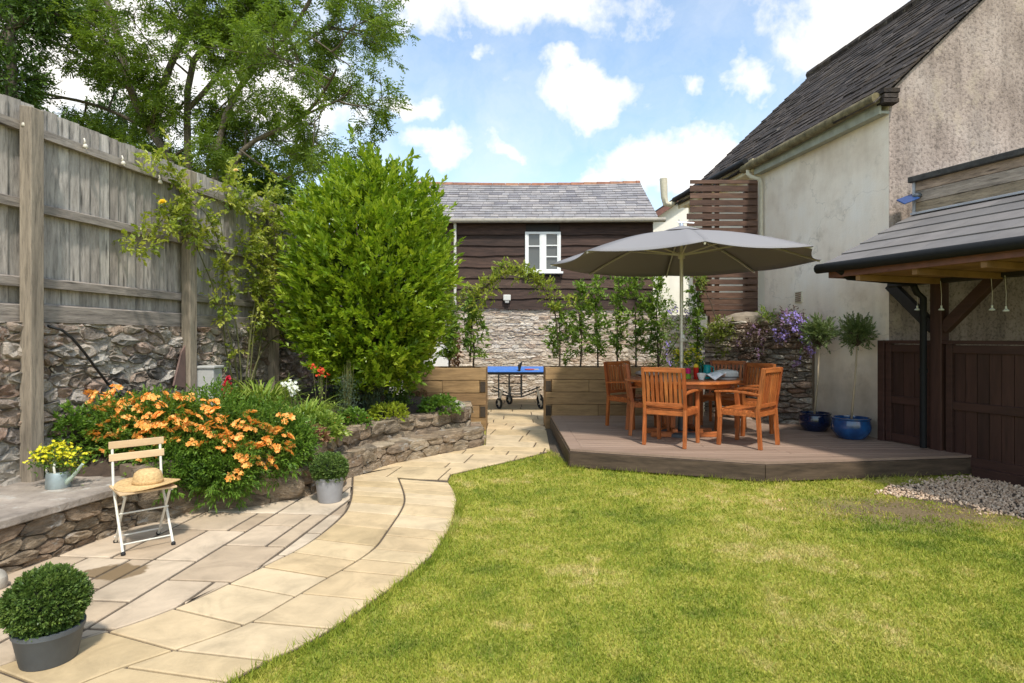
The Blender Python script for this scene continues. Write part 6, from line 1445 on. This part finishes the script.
# ---------------------------------------------------------------- climbing rose on the fence
t = thing('climbing_rose', 'leggy climbing rose with bare canes trained up the grey fence', 'climbing plant', fpx(245, 420, .3)); mb = MB(); rng = random.Random(12)
canes = [[(240, 405), (236, 360), (228, 330), (215, 290), (200, 255), (188, 225), (186, 190), (172, 165), (160, 150)], [(242, 405), (240, 350), (232, 300), (225, 260), (215, 230), (205, 210), (186, 200), (165, 215), (150, 235), (130, 245)],
         [(244, 405), (248, 360), (250, 320), (262, 280), (258, 240), (245, 210), (238, 185), (236, 172)], [(248, 405), (252, 350), (256, 310), (270, 270), (285, 240), (280, 215), (262, 205)], [(246, 400), (258, 355), (275, 335), (295, 330), (298, 300), (300, 265), (306, 252)],
         [(238, 400), (225, 350), (222, 300), (224, 250), (220, 215), (214, 195)], [(250, 400), (262, 340), (262, 300), (250, 270), (240, 240)], [(244, 400), (254, 300), (268, 240), (262, 200), (276, 185)]]
anch = []
for ci, c in enumerate(canes):
    pts = smooth_pl([fpx(u, v, .18 + .05 * math.sin(ci * 2 + i)) for i, (u, v) in enumerate(c)], 22); mb.tube([tuple(p) for p in pts], [.011 - .008 * i / 22 for i in range(23)], 6, False)
    for i in range(6, 23):
        if rng.random() < (.15 if i < 9 else .75):
            for _ in range(2):
                e = pts[i] + Vector((rng.gauss(0, .06), rng.gauss(0, .06), rng.gauss(0, .07))); mb.tube([tuple(pts[i]), tuple(e)], [.003, .002], 4, False); anch.append(e)
extra = [(178, 208, 10), (168, 222, 7), (196, 240, 8), (140, 243, 5), (160, 155, 6), (190, 190, 5), (245, 205, 12), (270, 215, 12), (258, 245, 10), (285, 225, 10), (280, 255, 9), (262, 275, 7), (290, 285, 8), (285, 310, 7), (240, 175, 5), (250, 190, 7), (272, 195, 7), (290, 330, 5), (300, 210, 7)]
for u, v, k in extra:
    for _ in range(int(k * 1.3)): anch.append(fpx(u + rng.gauss(0, 8), v + rng.gauss(0, 8), .22 + rng.gauss(0, .07)))
mb.build('canes', M['greenstem'], t, smooth=True)
An = np.array([list(a) for a in anch]); Pn = np.repeat(An, 3, 0); Dn = rs.normal(size=Pn.shape) + [.3, -.2, -.1]
Lp, Ld, ix = shoots(Pn, Dn, 7, .12, .9); foliage('leaves', Lp, Ld, rs.uniform(.04, .068, len(Lp)), .032, M['rose'], t, rs.rand(len(Pn))[ix])
random.seed(4)
for (u, v, m_, r) in ((163, 203, 'yrose', .045), (307, 258, 'peach', .062), (236, 171, 'peach', .035)):
    mb = MB(); rosehead(mb, fpx(u, v, .34), r); mb.build('rose_bloom', M[m_], t)

# ---------------------------------------------------------------- plants of the bed
def bedpt(u, v): # sight line against the soil, roughly
    p = G(u, v, .55); return Vector((p.x, p.y, .52))
b = bedpt(262, 418); t = thing('daylily', 'arching clump of strappy daylily leaves between the rose and the white flowers', 'plant', b); blades('leaves', (b.x, b.y, .55), 300, .72, .52, .026, M['strap'], t, 6, .16)
b2 = bedpt(305, 425); t = thing('daylily', 'second lower clump of narrow green leaves right of the daylily', 'plant', b2); blades('leaves', (b2.x, b2.y, .52), 240, .50, .42, .020, M['strap'], t, 6, .14)
def flowerplant(name, lab, base, top, m_leaf, m_fl, nleaf, spread, nstem, fr, fpd, cat='flowering plant', spike=False, leafL=.04, leafW=.016, grp=None):
    t = thing(name, lab, cat, base, 0, grp); mb = MB(); hh = top - base.z; tips = []
    for i in range(nstem):
        a = random.random() * 6.28; r_ = random.random() * spread; e = Vector((base.x + math.cos(a) * r_, base.y + math.sin(a) * r_ * .7, base.z + hh * random.uniform(.75, 1.05))); tips.append(e); mb.tube([(base.x + math.cos(a) * r_ * .3, base.y + math.sin(a) * r_ * .3, base.z - .03), tuple(e)], [.004, .0025], 4)
    mb.build('stems', M['greenstem'], t)
    if nleaf: Pn = np.array([base.x, base.y, base.z]) + rs.normal(size=(nleaf, 3)) * [spread * .6, spread * .5, 0] + np.stack([0 * rs.rand(nleaf), 0 * rs.rand(nleaf), rs.rand(nleaf) ** 1.4 * hh * .75], 1); foliage('leaves', Pn, rs.normal(size=Pn.shape) + [0, 0, .4], rs.uniform(.7, 1.2, nleaf) * leafL, leafW, M[m_leaf], t)
    if m_fl:
        mb = MB()
        for e in tips:
            for k in range(fpd):
                o = Vector((random.gauss(0, .012), random.gauss(0, .012), -random.random() * (hh * .42))) if spike else Vector((random.gauss(0, fr), random.gauss(0, fr), random.gauss(0, fr * .7)))
                blossom(mb, e + o, fr, (random.gauss(0, .7), random.gauss(-.5, .5), .6), 5)
        mb.build('flowers', M[m_fl], t)
    return t
random.seed(9)
b = bedpt(228, 425); b.z = .6; flowerplant('red_salvia', 'bright red flower spikes beside the grey cabinet', b + Vector((0, 0, 0)), 1.12, 'bedleaf', 'redp', 260, .10, 4, .020, 40, spike=True)
b = bedpt(214, 420); b.z = .6; flowerplant('red_salvia', 'thinner red flower spike just left of the bright red ones, in front of the cabinet', b, 1.10, 'bedleaf', 'redp', 120, .03, 2, .016, 26, spike=True)
b = bedpt(292, 424); flowerplant('white_flowers', 'group of small white flowers above strappy leaves in the bed', b, .98, 'bedleaf', 'whitep', 200, .16, 11, .022, 5)
b = bedpt(322, 420); flowerplant('scarlet_crocosmia', 'scarlet flowers on thin arching stems in front of the laurel', b, 1.15, 'strap', 'scarlet', 120, .12, 7, .018, 6)
b = bedpt(347, 418); t = flowerplant('tall_seed_stems', 'upright greenish seed stems standing in front of the dark laurel base', b, 1.22, 'bluegreen', None, 1100, .10, 16, .01, 0, 'plant', leafL=.05, leafW=.006)
b = bedpt(372, 412); t = flowerplant('lavender', 'grey green spiky lavender clump with faded mauve tips', b, 1.15, 'bluegreen', 'mauve', 1500, .16, 30, .010, 6, leafL=.07, leafW=.008)
b = bedpt(400, 405); flowerplant('leafy_perennial', 'dark leafy perennial under the right side of the laurel', b, 1.05, 'bedleaf', 'mauve', 900, .18, 16, .010, 3, leafL=.06, leafW=.02)
def hump(name, lab, u, v, r, h, mat, n, LL, LW, fl=None, nf=0, cat='plant'):
    b = bedpt(u, v); b.z = .50; t = thing(name, lab, cat, b); p, d = mound((b.x, b.y, b.z + h * .2), (r, r * .8, h), n, .5, -.2); Lp, Ld, ix = shoots(p, d + rs.normal(size=d.shape) * .4, 4, LL, .9); foliage('leaves', Lp, Ld, rs.uniform(.7, 1.2, len(Lp)) * LL, LW, M[mat], t, rs.rand(len(p))[ix] * .6 + rs.rand(len(ix)) * .4)
    if fl:
        mb = MB()
        for i in range(nf): q = p[rs.randint(len(p))]; blossom(mb, Vector(q) + Vector((0, 0, .02)), .02, (random.gauss(0, .4), -.4, 1), 5)
        mb.build('flowers', M[fl], t)
hump('lime_heuchera', 'low lime green leafy clump on the bed edge', 388, 414, .24, .14, 'lime', 260, .035, .03)
hump('lime_euphorbia', 'fine bright green tuft between the lavender and the pink bush', 382, 402, .12, .22, 'lime', 300, .03, .008)
hump('bronze_shrub', 'small bronze pink shrub near the end of the bed', 418, 396, .20, .26, 'bronze', 300, .035, .02, 'mauve', 16)
hump('geranium', 'dark green low clump by the pale stone at the bed end', 440, 408, .26, .16, 'bedleaf', 330, .045, .035)
hump('strawberry_plant', 'broad light green leaves at the wall edge below the seed stems', 352, 420, .17, .13, 'bedleaf', 200, .045, .035, 'scarlet', 5)
hump('begonia', 'pale pink leaved clump beside the orange flowers at the bed edge', 305, 436, .18, .10, 'salmonleaf' if 'salmonleaf' in M else 'bronze', 200, .05, .03, 'salmon', 18)
hump('groundcover_clump', 'mixed green clump in front of the daylily leaves', 322, 430, .22, .16, 'strap', 300, .05, .03, 'orange', 5)
hump('groundcover_clump', 'light green clump in the bed left of the daylily', 240, 420, .30, .30, 'bedleaf', 420, .05, .022, 'orange', 10)
hump('yellow_flower_clump', 'small yellow green clump with pale flowers under the seed stems', 338, 408, .16, .20, 'strap', 220, .04, .015, 'yellowp', 6)
hump('fern', 'dark green leafy patch at the foot of the laurel', 360, 402, .45, .30, 'yew', 700, .06, .03)
hump('ivy_tuft', 'dark leaves growing at the foot of the wall beside the first fence post', 72, 452, .13, .38, 'bedleaf', 260, .05, .02)
# weeds on the left wall
b = Vector((-3.80, 4.95, .40)); t = thing('wall_weed', 'small green weed at the base of the nearest fence post', 'plant', b); blades('leaves', (b.x - .02, b.y - .05, .38), 60, .28, .12, .012, M['bedleaf'], t, 4, .12)

# ---------------------------------------------------------------- saplings in the planters
def sapling(u, Y, zt, lab, seed, w=.17, n=150, parts=None, lean=0):
    x = (u - U0) * Y / F; z0 = .98; t = thing('pleached_sapling', lab, 'young tree', (x, Y, z0), 0, 'young trees in the sleeper planters'); rng = random.Random(seed); mb = MB()
    tr = [Vector((x, Y, z0 - .05)), Vector((x + .02 * rng.gauss(0, 1), Y, z0 + (zt - z0) * .35)), Vector((x + lean * .5 + .03 * rng.gauss(0, 1), Y, z0 + (zt - z0) * .7)), Vector((x + lean, Y, zt))]; tr = smooth_pl(tr, 16); mb.tube([tuple(p) for p in tr], [.016 - .011 * i / 16 for i in range(17)], 6, False); tips = []
    for i in range(26):
        q, dd = along(tr, .16 + .84 * (i + rng.random()) / 26); a = rng.random() * 6.28; k = rng.uniform(.4, 1.2) * w * (1.1 if q.z - z0 < .75 * (zt - z0) else .8) * (.6 + .7 * abs(math.sin(q.z * 5 + seed)))
        e = q + Vector((math.cos(a) * k, math.sin(a) * k * .7, rng.uniform(.02, .12))); mb.tube([tuple(q), tuple(e)], [.004, .002], 4, False); tips.append(e); tips.append(q.lerp(e, .6))
    mb.build('trunk', M['darkbark'], t, smooth=True); A = np.repeat(np.array([list(e) for e in tips]), max(1, n // 50), 0) + rs.normal(size=(len(tips) * max(1, n // 50), 3)) * .025
    Lp, Ld, ix = shoots(A, rs.normal(size=A.shape) + [0, 0, .5], 7, .10, .9); foliage('leaves', Lp, Ld, rs.uniform(.05, .085, len(Lp)), .036, M['sapling'], t, rs.rand(len(A))[ix] * .6 + rs.rand(len(ix)) * .4)
labs = [(473, 9.98, 2.12, 'sapling at the gap end of the left sleeper planter, under the leafy arch', .18), (449, 9.98, 1.95, 'sapling at the left end of the left planter, beside the laurel', .10),
        (559.5, 10.15, 1.98, 'first sapling right of the gap, below the end of the leafy arch', .19), (580, 10.15, 2.35, 'second sapling right of the gap', .12), (598, 10.15, 2.42, 'third sapling right of the gap, under the left edge of the parasol', .13),
        (618, 10.15, 2.50, 'fourth sapling right of the gap, above the dining chair at the back left', .15), (636, 10.15, 2.55, 'fifth sapling right of the gap, densest leaves, left of the parasol pole', .16), (658.5, 10.15, 2.55, 'sixth sapling right of the gap, just left of the parasol pole', .14), (697, 10.15, 2.55, 'sapling right of the parasol pole beside the slatted screen', .14)]
for i, (u, Y, zt, lab, w_) in enumerate(labs): sapling(u, Y, zt, lab, 20 + i, w_, 150)
t = thing('leafy_arch', 'leafy climber trained as an arch over the gap between the planters', 'climbing plant', (.0, 10.0, 1)); rng = random.Random(30)
apx = [(470, 362), (471, 330), (474, 305), (484, 288), (498, 276), (512, 270), (527, 273), (541, 284), (550, 298), (556, 315), (558, 345)]; arc = smooth_pl([P(u, v, 10.05) for u, v in apx], 60); mb = MB(); mb.tube([tuple(p) for p in arc], .011, 6, False); tips = []
for i in range(8, 54):
    dens_ = 2 if i < 50 else 1
    for _ in range(dens_ + (2 if 18 < i < 44 else 0)): e = arc[i] + Vector((rng.gauss(0, .06), rng.gauss(0, .07), rng.gauss(.01, .07))); mb.tube([tuple(arc[i]), tuple(e)], [.004, .002], 4, False); tips.append(e)
for u, v in ((462, 300), (456, 294), (448, 290), (466, 292), (480, 300), (486, 308), (492, 296), (563, 300), (570, 306), (576, 300)):
    for _ in range(3): tips.append(P(u + rng.gauss(0, 3), v + rng.gauss(0, 3), 10.05 + rng.gauss(0, .06)))
mb.build('stems', M['darkbark'], t, smooth=True); A = np.repeat(np.array([list(e) for e in tips]), 2, 0); Lp, Ld, ix = shoots(A, rs.normal(size=A.shape) + [0, -.1, .5], 9, .13, .85); foliage('leaves', Lp, Ld, rs.uniform(.045, .075, len(Lp)), .026, M['rose'], t, rs.rand(len(A))[ix] * .7 + rs.rand(len(ix)) * .3)
# salmon leaved thing by the left sapling, wisteria on the right
b = P(455, 355, 10.6); t = thing('copper_shrub', 'coppery pink leaved shrub between the laurel and the left sapling', 'shrub', (b.x, b.y, 1)); p, d = mound((b.x, b.y, 1.25), (.10, .12, .42), 260, .3, -1); foliage('leaves', p, d + rs.normal(size=d.shape), .07, .04, M['bronze'], t); mb = MB(); mb.tube([(b.x, b.y, .9), (b.x, b.y, 1.5)], .01, 5); mb.build('stem', M['darkbark'], t)
def climber(lab, name, cen, nl, mat, fl, nf, base, spread, fr=.02):
    t = thing(name, lab, 'climbing plant', base); Pn = []; Dn = []; mb = MB()
    for c, r, k in cen: p, d = mound(c, r, int(nl * k), .2, -1); Pn.append(p); Dn.append(d); mb.tube([tuple(base), tuple((Vector(base) + Vector(c)) / 2 + Vector((.03, 0, 0))), tuple(c)], [.01, .008, .004], 5)
    mb.build('stems', M['darkbark'], t); Pn = np.concatenate(Pn); Dn = np.concatenate(Dn); Lp, Ld, ix = shoots(Pn, Dn + rs.normal(size=Dn.shape) + [0, -.1, -.2], 4, .09, .9); foliage('leaves', Lp, Ld, rs.uniform(.03, .055, len(Lp)), .02, M[mat], t, rs.rand(len(Pn))[ix])
    if fl:
        for fm, cnt in fl:
            mb = MB()
            for i in range(cnt):
                q = Pn[rs.randint(len(Pn))]; 
                for j in range(5): blossom(mb, Vector(q) + Vector((random.gauss(0, .02), random.gauss(-.02, .02), random.gauss(0, .035))), fr, (random.gauss(0, .5), -.7, .4), 5)
            mb.build('flowers', M[fm], t)
def cen(lst): return [((P(u, v, Y).x, Y, P(u, v, Y).z), (ru * Y / F, .12, rv * Y / F), k) for u, v, Y, ru, rv, k in lst]
random.seed(2)
climber('pale violet flowered climber on the planter behind the parasol pole', 'violet_climber', cen([(664, 315, 10.45, 12, 16, 1), (672, 335, 10.45, 10, 14, .8), (688, 320, 10.45, 9, 18, .6), (662, 300, 10.5, 12, 12, .8), (652, 345, 10.5, 8, 16, .5), (700, 345, 10.5, 7, 22, .5), (660, 365, 10.45, 14, 10, .6)]), 130, 'sapling', [('violet', 16)], 12, (2.55, 10.45, 1.0), .2)
climber('yellow green trailing plant on the left end of the rough stone wall', 'trailing_plant', cen([(722, 326, 9.75, 13, 8, 1), (714, 332, 9.75, 7, 7, .5), (733, 330, 9.7, 8, 8, .6), (700, 280, 9.9, 5, 4, .2), (722, 345, 9.7, 6, 12, .4)]), 190, 'lime2', None, 0, (3.4, 9.9, 1.7), .2)
climber('dark purple brown trailing plant hanging from the middle of the rough wall', 'trailing_plant', cen([(748, 332, 9.35, 12, 10, 1), (757, 348, 9.25, 8, 16, .9), (742, 345, 9.4, 8, 8, .5), (768, 335, 9.15, 8, 6, .3)]), 95, 'purpleleaf', [('mauve', 12)], 0, (3.8, 9.6, 1.7), .2)
climber('violet flowering bellflower clump tumbling over the right end of the rough wall', 'bellflower', cen([(790, 318, 8.85, 13, 10, 1), (802, 330, 8.7, 9, 12, .9), (806, 350, 8.65, 6, 12, .5), (782, 336, 8.95, 9, 8, .6), (795, 362, 8.7, 5, 6, .2)]), 60, 'purpleleaf', [('violet', 50), ('mauve', 22)], 0, (4.3, 9.1, 1.7), .2)
climber('small pale green tuft against the pale wall above the rough stone wall', 'wall_tuft', cen([(767, 316, 9.3, 8, 6, 1)]), 80, 'strap', None, 0, (4.1, 9.4, 1.65), .2)
